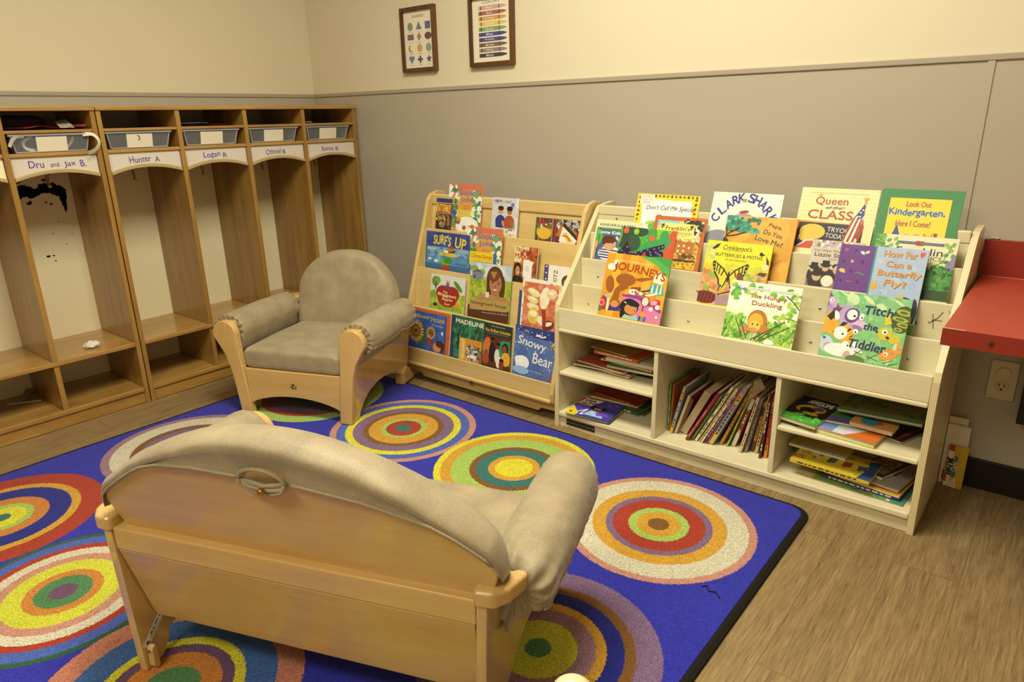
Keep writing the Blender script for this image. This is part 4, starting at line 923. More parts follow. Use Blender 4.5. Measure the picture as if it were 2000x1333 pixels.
# ---- right display, front tier
def journeys(a):
    for i in range(8): a.r(i/8, .0, (i+1)/8, 1, ['#DE9A22','#E8B02C','#D98E1E','#E6A628'][i % 4])
    a.p([(.52,1),(1,1),(1,.72),(.93,.75),(.80,.88)], '#4FAE4A'); a.p([(.72,1),(1,1),(1,.85),(.88,.92)], '#3E9A44')
    a.e(.16,.86,.04,.04,'#FFF8E0'); a.e(.10,.78,.07,.055,'#FFF4D4'); a.l([(.16,.83),(.18,.74)],.035,'#B0451E')
    a.t('HOUGHTON MIFFLIN HARCOURT',.46,.885,.48,.022,'#F8EFD0',rot=-2)
    a.p([(.86,.80),(.97,.70),(.93,.60),(.78,.62),(.80,.72)],'#FBF3CE'); a.p([(.72,.48),(.78,.60),(.95,.58),(.98,.44),(.86,.42)],'#4FA3A6')
    for q in (.79,.86,.92): a.p([(q-.015,.46),(q,.59),(q+.015,.59),(q+.02,.45)],'#D9E8C4')
    a.e(.12,.50,.07,.14,'#9B5A1C',12); a.e(.36,.60,.16,.10,'#9B5A1C'); a.p([(.16,.20),(.22,.45),(.34,.56),(.44,.48),(.30,.40),(.30,.20)],'#9B5A1C'); a.p([(.46,.62),(.60,.60),(.78,.66),(.76,.69),(.58,.66)],'#9B5A1C'); a.p([(.46,.50),(.62,.52),(.62,.42),(.46,.42)],'#8A4A18')
    a.t('JOURNEYS',.55,.75,.82,.16,'#9E3A18',rot=-6,bold=.012,arc=.03)
    a.p([(0,.20),(.06,.36),(.14,.20),(.14,.08),(0,.08)],'#A8341E'); a.p([(.02,.34),(.10,.28),(.18,.38),(.10,.33)],'#8FC4D8'); a.c(.04,.19,.05,'#E68C8C'); a.c(.04,.19,.03,'#C23A4A'); a.r(.12,.08,.15,.27,'#E8E6DA')
    a.p([(.16,.08),(.18,.24),(.32,.26),(.36,.10)],'#3A2E86'); a.e(.25,.20,.07,.055,'#D98A3A'); a.r(.0,.05,.05,.12,'#2F8E4A')
    a.p([(.36,.36),(.64,.34),(1,.14),(1,0),(.40,0)],'#D87AA8'); a.p([(.34,.37),(.60,.40),(.99,.21),(.98,.16),(.60,.33),(.36,.34)],'#8C3A90')
    a.e(.52,.43,.08,.045,'#F6EDE0'); a.e(.64,.41,.10,.035,'#C05A28'); a.e(.63,.425,.035,.03,'#F6EDE0'); a.c(.50,.43,.012,'#3A2A20'); a.c(.545,.437,.018,'#B05A30')
    a.p([(.62,.46),(.76,.50),(.78,.48),(.64,.44)],'#2B3A5A'); a.p([(.70,.41),(.88,.47),(.90,.45),(.72,.38)],'#E8E4D8')
    a.e(.725,.31,.065,.085,'#7E2A2A'); a.e(.725,.31,.05,.07,'#E9D9D0'); a.l([(.71,.23),(.70,.15)],.02,'#7E2A2A'); a.e(.88,.30,.08,.065,'#C2283A',20); a.e(.86,.31,.05,.035,'#E4A8C4',20)
    a.c(.83,.21,.032,'#F0EBDC'); a.c(.92,.25,.035,'#DDE4EC'); a.c(.93,.10,.018,'#F6F2F2')
    a.e(.49,.19,.15,.13,'#15161C'); a.e(.42,.10,.06,.14,'#15161C'); a.e(.52,.16,.10,.085,'#CF8E4A'); a.e(.53,.255,.12,.05,'#15161C',-8); a.l([(.40,.26),(.44,.24)],.012,'#E8E8EA'); a.c(.585,.145,.010,'#4A1E18'); a.e(.47,.16,.02,.012,'#D9775A')
    a.p([(.40,0),(.44,.07),(.54,.04),(.62,.08),(.68,0)],'#8FD0B4'); a.p([(.66,.12),(.70,.16),(.76,.13),(.74,.06),(.68,.06)],'#D9962E'); 
    for i,q in enumerate((.66,.70,.74)): a.p([(q,.0),(q+.03,.0),(q+.04,.07),(q+.01,.08)],['#3A3A8C','#4FA090','#3F52B0'][i])
def B(*a, **k): return show('B', *a, **k)
def A_(*a, **k): return show('A', *a, **k)
B(0, 2.048, 2.288, .250, journeys, '#E0A226', 'orange picture book reading JOURNEYS with a black-haired girl on the front tier', th=.006, hard=True, spine='#7FA0B8')
def duckling(a):
    a.r(0,.0,1,.55,'#EEF2CC'); a.r(0,0,1,.25,'#C8DC8C'); a.scatter(90,0,0,.30,.42,.03,['#8CC24A','#5E9E34','#B8DC6A'],4,2.2); a.scatter(130,.55,0,1,.36,.03,['#7EB83E','#A8D452','#4E8E30','#C8DE60'],5,2.2)
    for i in range(46):
        x = g_.random(); b = .08+.25*g_.random(); dx = (g_.random()-.4)*.35; a.l([(x,.02),(x+dx,.12+b)],.008,g_.choice(['#3E6A28','#6E9E3A','#B8CC6A','#2E4A20','#8FB84A']))
    for (x,y) in ((.05,.93),(.10,.86),(.30,.95),(.42,.91),(.05,.78),(.10,.72),(.25,.83),(.36,.80),(.62,.84),(.74,.80),(.84,.93),(.90,.84),(.95,.74),(.86,.70),(.92,.62),(.97,.88),(.80,.50),(.72,.47),(.90,.47),(.88,.56),(.96,.40),(.12,.80)):
        a.e(x,y,.05,.035,g_.choice(['#7EC23A','#A4D040','#5AA83A']),g_.random()*90,7); a.e(x+.03,y-.02,.03,.03,g_.choice(['#B8D84A','#6AB43A']),g_.random()*90,6)
    a.l([(.80,.84),(.90,.76),(1,.64)],.015,'#5A5440'); a.l([(.84,.48),(1,.45)],.012,'#5A6A3A')
    a.r(.13,.876,1,.912,'#F6F2E0'); a.t('LITTLE ANIMAL ADVENTURES',.58,.893,.74,.022,'#6A4A3A'); a.t('Kids',.18,.875,.12,.05,'#2A4AA8',bold=.02,rot=-5); a.e(.18,.925,.07,.02,'#E8D8C8')
    a.t('The Hungry',.56,.765,.52,.085,'#B0682A',bold=.006); a.t('Duckling',.56,.645,.42,.095,'#B0682A',bold=.006)
    a.e(.47,.36,.14,.19,'#B8782A'); a.e(.45,.33,.11,.16,'#DDB23A'); a.e(.36,.22,.14,.05,'#C88A4A',20); a.e(.56,.24,.10,.07,'#C08230'); a.e(.45,.27,.08,.09,'#E8C84A'); a.c(.415,.30,.013,'#2A1C10'); a.c(.485,.30,.013,'#2A1C10'); a.e(.44,.20,.06,.045,'#D98E62')
    for (p,q) in (((.42,.03),(.85,.42)),((.50,.02),(.70,.26)),((.30,.05),(.16,.36)),((.36,.04),(.24,.34)),((.55,.04),(.92,.34))): a.l([p,q],.014,'#4A5A30')
    a.e(.68,.035,.07,.05,'#F2EEE6')
B(0, 2.500, 2.714, .212, duckling, '#F2F0DC', 'white and green book titled The Hungry Duckling with a duckling in grass', th=.004, hard=True)
def titch(a):
    a.r(0,0,1,1,'#7FBE7C'); a.scatter(60,0,.5,1,1,.05,['#8CC68A','#74B074','#9CCE94'],8); a.scatter(50,.3,0,1,.5,.05,['#8EC87A','#98CC80'],9)
    for (x,y,w,h,r) in ((.27,.93,.07,.05,80),(.33,.90,.05,.08,10),(.50,.92,.09,.03,-35),(.66,.84,.07,.04,-20),(.20,.96,.09,.015,-25),(.86,.93,.08,.02,-30),(.92,.26,.03,.12,5),(.86,.10,.02,.10,0)): a.e(x,y,w,h,'#CBE3A8',r)
    a.p([(.0,.98),(.05,.90),(.16,.76),(.26,.72),(.14,.60),(.0,.66)],'#7A4A7A'); a.e(.06,.82,.05,.09,'#C8A8D0',25); a.c(.04,.85,.025,'#F4F0E8'); a.c(.045,.85,.009,'#1A1420'); a.e(.04,.70,.04,.09,'#B090C4')
    a.e(.28,.66,.16,.14,'#B59CCB',-20); a.e(.33,.60,.15,.13,'#BDA4D0'); a.p([(.10,.74),(.20,.76),(.14,.64),(.12,.56),(.09,.62)],'#6E3A6A'); a.e(.14,.63,.035,.075,'#F0ECE4',20)
    a.e(.33,.66,.09,.115,'#6A3A7C',-25); a.e(.33,.67,.065,.08,'#F8F4EC',-10); a.c(.36,.655,.016,'#141018'); a.e(.45,.66,.03,.05,'#F4F0EC'); a.c(.455,.645,.012,'#141018'); a.e(.44,.54,.09,.055,'#D9BCD6',8); a.e(.42,.49,.07,.035,'#9A6EA8',-15)
    a.p([(0,.58),(.05,.72),(.08,.60),(.20,.52),(.32,.50),(.40,.42),(.38,.24),(.22,.26),(.06,.36),(0,.34)],'#E8A82A'); 
    for q in ([(.02,.60),(.10,.72),(.12,.60),(.08,.54)],[(.12,.36),(.24,.55),(.30,.54),(.18,.40)],[(.28,.36),(.33,.47),(.36,.45)],[(.34,.32),(.39,.38),(.38,.34)]): a.p(q,'#26221E')
    a.e(.23,.38,.085,.10,'#F8F4EC',-15); a.c(.26,.365,.014,'#141018'); a.c(.41,.43,.035,'#F4F0EA'); a.c(.41,.42,.012,'#141018')
    a.e(.08,.18,.09,.13,'#BFD4E0',20); a.e(.10,.14,.05,.07,'#D98EA0'); a.e(.26,.12,.20,.10,'#EDEEEA'); a.c(.32,.21,.050,'#F8F8F4'); a.c(.35,.205,.012,'#141018'); a.c(.44,.24,.040,'#F8F8F4'); a.c(.455,.245,.010,'#141018'); a.e(.48,.16,.07,.035,'#DCE2DE',-20); a.e(.04,.27,.02,.02,'#3A4A8A')
    a.e(.36,.03,.05,.10,'#C8A89A'); a.e(.47,.02,.12,.06,'#5E7A3A'); a.e(.62,.11,.0,.0,'#000000')
    for (p,q) in (((.44,.08),(.58,.22)),((.50,.20),(.60,.17)),((.62,.06),(.86,.26)),((.66,.20),(.84,.13)),((.72,.26),(.90,.20)),((.60,.10),(.74,.05)),((.44,.14),(.54,.11)),((.80,.03),(.92,.10)),((.86,.01),(.98,.07))): a.l([p,q],.010,'#5A6A34')
    a.e(.93,.70,.13,.20,'#3E5228',-8); 
    for (x,y,w,h) in ((.93,.80,.09,.045),(.90,.70,.10,.035),(.95,.62,.08,.035),(.90,.55,.05,.03)): a.e(x,y,w,h,'#A8B43A',-8); a.e(x,y,w*.55,h*.5,'#5A6A2A',-8)
    a.p([(.72,.72),(.75,.78),(.79,.70),(.82,.62),(.74,.58)],'#D8C832'); a.e(.76,.46,.09,.10,'#CCC22E'); a.p([(.76,.50),(.92,.46),(.96,.38),(.86,.32),(.80,.40)],'#D0BE32'); a.c(.755,.49,.035,'#FBF8EE'); a.c(.76,.485,.015,'#141018'); a.c(.665,.47,.014,'#141018'); a.e(.80,.41,.025,.02,'#3A1E14',-30)
    a.p([(.93,.36),(.99,.32),(1.0,.22),(.94,.18),(.92,.28)],'#E8A02E'); a.c(.965,.27,.02,'#8F98B0'); a.e(.85,.17,.11,.075,'#E8982C',25); a.c(.82,.17,.028,'#F4F0EA'); a.c(.815,.165,.011,'#141018'); a.c(.89,.20,.018,'#8F98B0')
    a.t('Titch',.64,.77,.34,.13,'#1F2A5E',rot=-1,bold=.014,jit=.03,shear=.12); a.t('the',.58,.53,.17,.10,'#1F2A5E',bold=.014,jit=.02,shear=.1); a.t('Tiddler',.58,.25,.46,.13,'#1F2A5E',bold=.014,jit=.02,shear=.1)
B(0, 2.788, 2.995, .219, titch, '#7FBE7C', 'glossy green book reading Titch the Tiddler with googly-eyed animals', th=.003)
# second tier
def crinkle(a):
    a.r(0,0,1,.60,'#D0A070'); a.scatter(150,0,0,1,.58,.05,['#C88A5A','#D9B07A','#B8D048','#C87A4A','#8CB83E','#D8944E','#E0A878'],12); a.r(0,.58,1,1,'#E4DC30'); a.scatter(30,0,.56,1,.64,.05,['#E0C838','#D8B83E','#C8D040'],13)
    a.scatter(24,.0,.72,.14,.95,.03,['#C8CC6A','#B8C87A','#D8D8A0'],2); a.t('Crinkleroot\'s',.48,.91,.44,.075,'#2A2418',shear=.3,bold=-.004); a.t('GUIDE TO KNOWING',.44,.858,.24,.018,'#6A6418'); a.t('BUTTERFLIES & MOTHS',.52,.79,.72,.052,'#2A2418',rot=0,bold=-.004); a.t('BY JIM ARNOSKY',.50,.715,.34,.036,'#3A3418')
    for s,cx in ((1,.15),(1,.86)): a.p([(cx-.06,.88),(cx,.94),(cx+.06,.97),(cx+.03,.90),(cx-.04,.86)] if cx < .5 else [(cx-.04,.84),(cx-.02,.89),(cx+.02,.86),(cx+.05,.85),(cx,.82)],'#2A241C')
    a.p([(.93,.83),(.98,.76),(.99,.70),(.95,.70)],'#3A3428')
    for f in (1,-1):
        c=.42; X=lambda x: c+f*(x)*.98
        a.p([(X(0),.46),(X(.08),.57),(X(.26),.69),(X(.29),.66),(X(.24),.50),(X(.16),.40),(X(.14),.30),(X(.06),.28),(X(.03),.36)],'#1C1810')
        a.p([(X(.02),.46),(X(.09),.55),(X(.24),.66),(X(.22),.52),(X(.14),.41),(X(.12),.33),(X(.06),.31)],'#E0D034')
        for q in ((.08,.56,.12,.46),(.15,.62,.16,.48),(.20,.65,.20,.52)): a.l([(X(q[0]),q[1]),(X(q[2]),q[3])],.018,'#1C1810')
        for q in ((.26,.64),(.25,.58),(.23,.53),(.08,.30),(.12,.31)): a.c(X(q[0]),q[1],.009,'#E8E0B0')
    a.e(.42,.45,.016,.09,'#2A241C'); a.l([(.31,.30),(.30,.22)],.014,'#1C1810'); a.e(.60,.46,.05,.09,'#7A4428',20); a.p([(.62,.40),(.80,.44),(.95,.38),(.75,.34)],'#7A4A30'); a.e(.94,.66,.05,.05,'#E8D8A0',30); a.p([(.84,.54),(.88,.58),(.98,.58),(.96,.52)],'#5A3A1C'); a.p([(.90,.42),(1,.52),(1,.30)],'#D8A23C')
    a.e(.12,.10,.18,.10,'#7A2A2A'); 
    for i in range(5): a.l([(.0+.06*i,.02),(.03+.06*i,.18)],.012,'#2A1414')
    a.p([(.28,.14),(.46,.18),(.60,.05),(.3,.0)],'#A88A90'); a.l([(.30,.16),(.50,.24)],.016,'#3A241C')
B(1, 2.374, 2.585, .238, crinkle, '#E0D030', 'yellow and tan butterflies and moths guide with a large striped butterfly', th=.008, hard=True, spine='#C8C838')
def butterfly(a):
    a.r(0,0,1,1,'#A9BCD8'); a.r(0,0,.035,1,'#2E8C90'); a.scatter(20,.1,.3,.9,1,.08,['#B4C6DE','#A0B4D2'],3)
    for s,y,w,cx,h in (('How Far',.925,.62,.50,.075),('Can a',.805,.48,.50,.07),('Butterfly',.685,.82,.54,.09),('Fly?',.565,.42,.50,.095)):
        a.t(s,cx+.006,y-.004,w,h,'#3A2418',bold=.03,jit=.015); a.t(s,cx,y,w,h,'#DE9624',bold=.008,jit=.015)
    a.p([(.86,.97),(.96,.97),(.90,.90),(.85,.93)],'#D8502A'); a.p([(.06,.60),(.10,.52),(.16,.62),(.17,.50),(.08,.46),(.04,.50)],'#E0A826'); a.l([(.24,.46),(.27,.44),(.29,.46)],.008,'#6A5A5A')
    a.e(.28,.32,.08,.03,'#C83A4A'); a.e(.37,.31,.08,.03,'#C83A4A'); a.e(.72,.32,.22,.11,'#2E2A3A'); a.e(.66,.28,.18,.06,'#B8A8C8'); a.e(.92,.26,.08,.16,'#22202C'); a.e(.84,.36,.06,.03,'#D8502A'); a.p([(.60,.44),(.64,.36),(.72,.36),(.70,.45)],'#E0B82A')
    for i in range(6): a.l([(.56+.06*i,.33+.02*math.sin(i)),(.58+.06*i,.40)],.008,'#5A5468')
    a.r(.72,0,1,.13,'#6EAE3A'); a.e(.86,.10,.08,.16,'#9A7A3A')
B(1, 2.868, 3.000, .266, butterfly, '#A9BCD8', 'pale blue book titled How Far Can a Butterfly Fly with teal spine edge', th=.005, hard=True, spine='#2E8C90')
# third tier
def somekids(a):
    a.r(0,0,1,1,'#4A6480'); a.p([(0,1),(.20,.70),(.10,.45),(0,.6)],'#57A64A'); a.r(0,.95,1,1,'#4E9A48')
    a.t('Some Kids Have',.46,.86,.80,.10,'#EFEFE6',bold=.02); a.t('Autism',.68,.69,.46,.13,'#F4F2E8',bold=.02)
    a.e(.40,.20,.28,.24,'#E6E4EC'); 
    for y in (.08,.16,.24,.32): a.l([(.14,y),(.64,y-.02)],.028,'#3A3468')
    a.e(.36,.50,.15,.20,'#D0A078'); a.e(.33,.64,.17,.12,'#5A2E1C'); a.e(.22,.56,.05,.10,'#5A2E1C'); a.c(.43,.52,.012,'#3A2418'); a.l([(.45,.43),(.49,.43)],.016,'#A8584A'); a.e(.04,.46,.05,.12,'#D0A078'); a.r(-.01,.0,.05,.40,'#C89A74'); a.l([(.08,0),(.08,1)],.012,'#2E3A4A'); a.e(.62,.52,.06,.12,'#D0A078',20); a.l([(.63,0),(.58,.9)],.012,'#2E3A4A')
B(2, 1.928, 2.103, .150, somekids, '#4A6480', 'blue photo cover of a boy in striped shirt reading Some Kids Have Autism', th=.002, ex=.0034)
def kinder(a): a.r(0,0,1,1,'#E4DCA8'); a.t('KINDERGARTEN',.48,.875,.78,.06,'#2E3470',bold=.02,jit=.015)
B(2, 1.920, 2.105, .178, kinder, '#E4DCA8', 'cream book whose top edge reads KINDERGARTEN behind the blue photo cover', th=.002, ex=.0058)
def dots(a):
    a.r(0,0,1,1,'#3F9E4C'); a.p([(.30,1),(.95,1),(.90,.80),(.60,.70),(.40,.52),(.30,.40),(.20,.35),(.1,.6)],'#86C02E'); a.e(.50,.55,.28,.10,'#3F9E4C'); a.e(.58,.82,.09,.22,'#3C9A54'); a.e(.80,.82,.08,.16,'#3C9A54'); a.e(.88,.52,.12,.16,'#3C9A54'); a.e(.62,.18,.30,.16,'#3C9A4C'); a.e(.40,.70,.10,.16,'#52A83C')
    a.e(.15,.82,.20,.26,'#2F4A34'); a.e(.35,.90,.16,.14,'#2F4A34'); a.e(.26,.56,.14,.24,'#33503A'); a.e(.06,.62,.10,.22,'#2F4A34'); a.e(.0,.8,.04,.3,'#5E9A3A')
    a.p([(0,.25),(.10,.45),(.15,.62),(.20,.45),(.28,.28),(.40,.36),(.58,.48),(.82,.62),(.84,.50),(.74,.42),(.85,.40),(.84,.28),(.64,.24),(.50,.16),(.40,.0),(0,0)],'#26141A')
    for (x,y) in ((.03,.20),(.08,.32),(.14,.24),(.17,.44),(.24,.30),(.20,.16),(.10,.10),(.29,.18),(.34,.30),(.40,.24),(.44,.36),(.50,.32),(.55,.42),(.60,.36),(.66,.46),(.62,.29),(.70,.37),(.74,.50),(.78,.31),(.80,.54),(.74,.34),(.36,.10),(.28,.06)): a.c(x,y,.017,'#6C6CD0')
    a.c(.10,.90,.05,'#D9602E'); a.c(.29,.89,.05,'#8CC42E'); a.c(.59,.75,.05,'#D9602E'); a.c(.50,.20,.055,'#C8342A'); a.p([(.90,.0),(.82,.40),(.94,.70),(.86,.85),(.93,1),(1,1),(1,0)],'#D0552E'); a.p([(.74,.0),(.70,.16),(.78,.12),(.82,0)],'#E0A83A')
B(2, 2.030, 2.246, .160, dots, '#3F9E4C', 'green painted-paper book with orange circles and a purple-dotted black branch', th=.0028, spine='#D0552E')
def neigh(a):
    a.r(0,0,1,1,'#C2642C'); a.r(.07,.05,.93,.92,'#D8C87A'); a.r(.07,.80,.5,.92,'#8FC4D8'); a.scatter(40,.6,.62,.95,.93,.05,['#2E3A2A','#E8E4D4','#5A6A3A','#3A2A1E'],4); a.scatter(220,.1,.12,.92,.55,.04,['#8A5A28','#D8A23C','#5E3A1C','#C88A3A','#4E5A24','#E8C85A','#7A4A20','#3A3A1A'],6); a.r(.08,.15,.92,.18,'#4A2E18')
    a.p([(.48,.30),(.48,.50),(.60,.60),(.66,.66),(.72,.60),(.84,.52),(.84,.30)],'#B8702C'); a.p([(.30,.28),(.30,.48),(.48,.48),(.48,.28)],'#C88238')
    for (x,y) in ((.35,.41),(.43,.40),(.56,.44),(.66,.45),(.76,.42),(.56,.34),(.66,.35)): a.r(x-.018,y-.022,x+.018,y+.022,'#E8E0C4')
    a.scatter(50,.6,.55,.92,.70,.03,['#F0E8C8','#D8C88A'],9); a.p([(.56,.58),(.67,.68),(.80,.57)],'#3A2E24')
    a.r(.14,.58,.80,.87,'#EDE07A'); a.t("Franklin's",.48,.775,.46,.085,'#2A2014',bold=-.006); a.t('NEIGHBORHOOD',.47,.68,.58,.05,'#3A2E18',bold=-.01); a.t('by Paulette Bourgeois',.48,.625,.40,.02,'#5A4E28'); a.scatter(10,.16,.76,.22,.84,.02,['#5A4A20'],3); a.scatter(10,.72,.76,.78,.84,.02,['#5A4A20'],3)
    a.r(.07,.0,.93,.13,'#E0B432'); a.scatter(20,.08,.02,.92,.12,.03,['#C8742A','#7A8A2E','#B04A22'],5)
B(2, 2.153, 2.343, .208, neigh, '#C2642C', 'orange-bordered book with a yellow title box over a brick town hall', th=.004, ex=.0036, hard=True, spine='#EFE9DC', m=None)
def papa(a):
    a.r(0,0,1,1,'#D9A43A'); a.scatter(60,0,0,1,1,.14,['#D6A036','#DDAA40','#D29A34'],7); a.e(.66,.80,.26,.30,'#D8A040'); a.e(.70,.78,.22,.25,'#DCAC48')
    a.e(.12,.90,.14,.10,'#4A9A84',-15); a.e(.24,.82,.16,.10,'#438E78',-10); a.e(.40,.77,.12,.05,'#5AA890',-8); a.e(.05,.95,.08,.05,'#3E8A70'); a.scatter(30,.02,.76,.5,.97,.04,['#3E8468','#62B49A','#2E6E58'],4)
    for q in ([(-.02,.52),(.04,.66),(.12,.76)],[(.03,.64),(.18,.68),(.32,.74)],[(.04,.66),(.02,.80)],[(.10,.72),(.22,.80)]): a.l(q,.02,'#3A241A')
    a.e(.03,.50,.06,.12,'#3A241A')
    a.t('Papa,',.72,.855,.20,.075,'#33240E',rot=-12,bold=-.004); a.t('Do You',.70,.74,.27,.075,'#33240E',rot=-12,bold=-.004); a.t('Love Me?',.66,.62,.40,.08,'#33240E',rot=-12,bold=-.004)
    a.e(.60,.48,.07,.05,'#4A2A22'); a.e(.70,.26,.07,.15,'#A83A24',12); a.p([(.66,.20),(.78,.28),(.90,.36),(.80,.22)],'#C87A30'); a.e(.68,.12,.06,.05,'#4A2418'); a.r(.56,.16,.62,.40,'#B8CC3A')
B(2, 2.410, 2.633, .227, papa, '#D9A43A', 'orange book titled Papa, Do You Love Me? with a flat-topped tree', th=.005, ex=.001, hard=True)
def lizzie(a):
    a.r(0,0,1,1,'#C9BFAC'); a.scatter(50,0,.86,1,1,.05,['#D8C07A','#B8A8B8','#E4DCC8','#8A7A60'],5)
    for i in range(8): a.p([(.02+.13*i,.93),(.07+.13*i,.84),(.12+.13*i,.93)],g_.choice(['#F0ECE0','#D8B85A','#B8B0BC']))
    a.t('You Want Women to Vote,',.52,.775,.94,.05,'#2A1E1A',bold=-.004); a.t('Lizzie Stanton?',.52,.69,.88,.085,'#2A1414',bold=0); a.t('JEAN FRITZ',.56,.60,.36,.03,'#4A3E34')
    a.r(.0,.0,1,.18,'#8A7A62')
    for (x,y,s,h) in ((.12,.36,.10,1),(.34,.42,.10,1),(.58,.40,.12,0),(.20,.22,.12,1),(.80,.36,.1,0)):
        a.e(x,y-.12,s*1.4,.14,'#2E241C'); a.e(x,y,s*.75,s*.85,'#C8A880'); a.e(x,y+s*.5,s*.95,s*.5,'#2A1E18')
        if h: a.r(x-s*.7,y+s*.6,x+s*.7,y+s*1.5,'#221A16'); a.r(x-s*1.2,y+s*.55,x+s*1.2,y+s*.72,'#221A16')
    a.e(.58,.39,.08,.10,'#CBAA84'); a.e(.42,.14,.12,.12,'#E8DEC8')
B(2, 2.688, 2.832, .173, lizzie, '#C9BFAC', 'grey-beige paperback with people in top hats left of the purple book', th=.002, ex=.0046)
def purple(a):
    a.r(0,0,1,1,'#6B3A86'); a.r(.07,0,.10,1,'#59307A')
    a.e(.18,.88,.06,.03,'#C8503A',20); a.e(.46,.88,.04,.04,'#4A2668'); a.e(.66,.84,.08,.03,'#E8E4DA',-30); a.e(.78,.86,.07,.025,'#E8E4DA',30); a.e(.72,.83,.02,.035,'#8CA83A')
    a.e(.40,.64,.045,.035,'#D8A070'); a.e(.70,.64,.05,.04,'#4A2668'); a.e(.16,.62,.04,.04,'#4A2668'); a.p([(.06,.42),(.12,.47),(.24,.45),(.26,.37),(.14,.38)],'#D8C05A'); a.l([(.54,.38),(.62,.42),(.70,.39),(.80,.37)],.03,'#4E9A5A'); a.e(.42,.43,.045,.04,'#4A2668'); a.e(.18,.20,.04,.04,'#4A2668'); a.l([(.34,.20),(.50,.20)],.025,'#A87A3A'); a.e(.66,.20,.05,.04,'#4A2668')
B(2, 2.770, 2.864, .167, purple, '#6B3A86', 'purple hardback dotted with tiny insects beside the pale blue butterfly book', th=.0045, hard=True, spine='#5A2E78')
def classics(a):
    a.r(0,0,1,1,'#E2DCB4'); a.r(0,.74,.12,1,'#5E9A44'); a.scatter(60,0,.72,.12,1,.02,['#4A8A38','#86B85A'],3); a.r(0,0,.12,.74,'#4E8A3C')
    a.r(.27,.86,.84,.905,'#464A7C'); a.t('A FRANKLIN STORYBOOK',.56,.883,.50,.02,'#B0A8A0'); a.r(.50,.845,.60,.92,'#A83A2C'); a.r(.57,.86,.60,.91,'#4E8A3C'); a.t('Franklin',.56,.755,.56,.11,'#2A2418',bold=-.006); a.t('CLASSICS',.64,.655,.40,.06,'#2A2418',bold=-.01)
    for (x,y) in ((.17,.90),(.25,.93),(.20,.82),(.28,.86),(.15,.78),(.90,.86),(.86,.89),(.93,.80),(.88,.73),(.85,.62),(.80,.55),(.90,.62),(.96,.72),(.76,.53),(.95,.9)): a.e(x,y,.035,.03,g_.choice(['#5EA03E','#3E8432','#86B852']),g_.random()*90,7)
    a.l([(.95,.93),(.90,.78),(.86,.62),(.78,.55)],.008,'#4A6A34'); a.p([(1,.76),(.90,.58),(.86,.42),(1,.40)],'#8A80A4'); a.r(.5,.12,1,.44,'#2F5E2C'); a.scatter(160,.5,.10,1,.52,.04,['#2E6E2A','#3F8A34','#244E22','#5A9E44'],8)
    a.r(0,0,1,.16,'#2E4A24'); a.r(.12,.16,.5,.60,'#CDC8A8'); a.e(.70,.34,.09,.14,'#3E7A34')
B(2, 2.857, 3.060, .205, classics, '#E2DCB4', 'cream book with ivy leaves and a dark leafy lower half at the right end', th=.005, ex=.0052, hard=True)
# back tier
def special(a):
    a.r(0,0,1,1,'#E6CF2C'); a.p([(.10,.05),(.12,.40),(.09,.75),(.15,.87),(.40,.885),(.62,.86),(.88,.87),(.90,.60),(.88,.05)],'#F7F4E8')
    for i in range(14): a.e(.10+.065*i,.955,.022,.025,['#8A5A1E','#2E5A3A','#B04A22','#3A2E1C'][i % 4],i*37,9)
    for i in range(9): a.e(.045,.90-.10*i,.025,.03,['#8A3A22','#5A4A1E','#B0641E'][i % 3],i*50,6); a.e(.945,.90-.10*i,.025,.03,['#B03A22','#3A5A2E','#8A5A1E'][i % 3],i*50,6)
    a.r(.05,.76,.28,.975,'#F2E4D8'); a.t('A FIRST',.165,.93,.16,.045,'#B0603A'); a.t('LOOK AT',.165,.865,.18,.045,'#B0603A'); a.t('BOOK',.165,.80,.12,.05,'#B0603A')
    a.t("Don't Call Me Special",.56,.68,.78,.13,'#3A3440',bold=-.008,shear=.25,jit=.02); a.t('A FIRST LOOK AT DISABILITY',.52,.56,.40,.02,'#8A6A5A')
    a.e(.42,.42,.06,.06,'#B07A5A'); a.e(.41,.49,.06,.04,'#3A241A'); a.e(.36,.26,.11,.12,'#6EB04A'); a.e(.42,.24,.05,.10,'#5A4A9A'); a.e(.26,.34,.07,.04,'#A8C85A',20); a.e(.58,.45,.05,.05,'#E0C8A0')
B(3, 2.056, 2.294, .187, special, '#E6CF2C', 'yellow-bordered white book titled Don\'t Call Me Special on the back tier', th=.003)
def clark(a):
    a.r(0,0,1,1,'#DCE4D2'); a.scatter(40,0,0,1,1,.10,['#D6E0D0','#E2E8D8','#D0DCD0'],3)
    for ch,x,y,r_ in (('C',.085,.50,60),('L',.165,.66,46),('A',.25,.775,34),('R',.34,.86,20),('K',.425,.905,10),('S',.57,.905,-8),('H',.655,.87,-20),('A',.745,.79,-34),('R',.825,.68,-46),('K',.905,.545,-58)):
        a.t(ch,x,y,.092,.165,'#2E2C86',rot=r_,bold=.045)
    a.r(.44,.83,.50,.89,'#B8883A'); a.e(.50,.36,.22,.26,'#9A9AA4'); a.e(.49,.64,.07,.03,'#A83A22',10); a.e(.12,.10,.20,.16,'#8A8A94',20)
B(3, 2.337, 2.568, .205, clark, '#DCE4D2', 'pale green book with big arched purple lettering on the back tier', th=.006, hard=True)
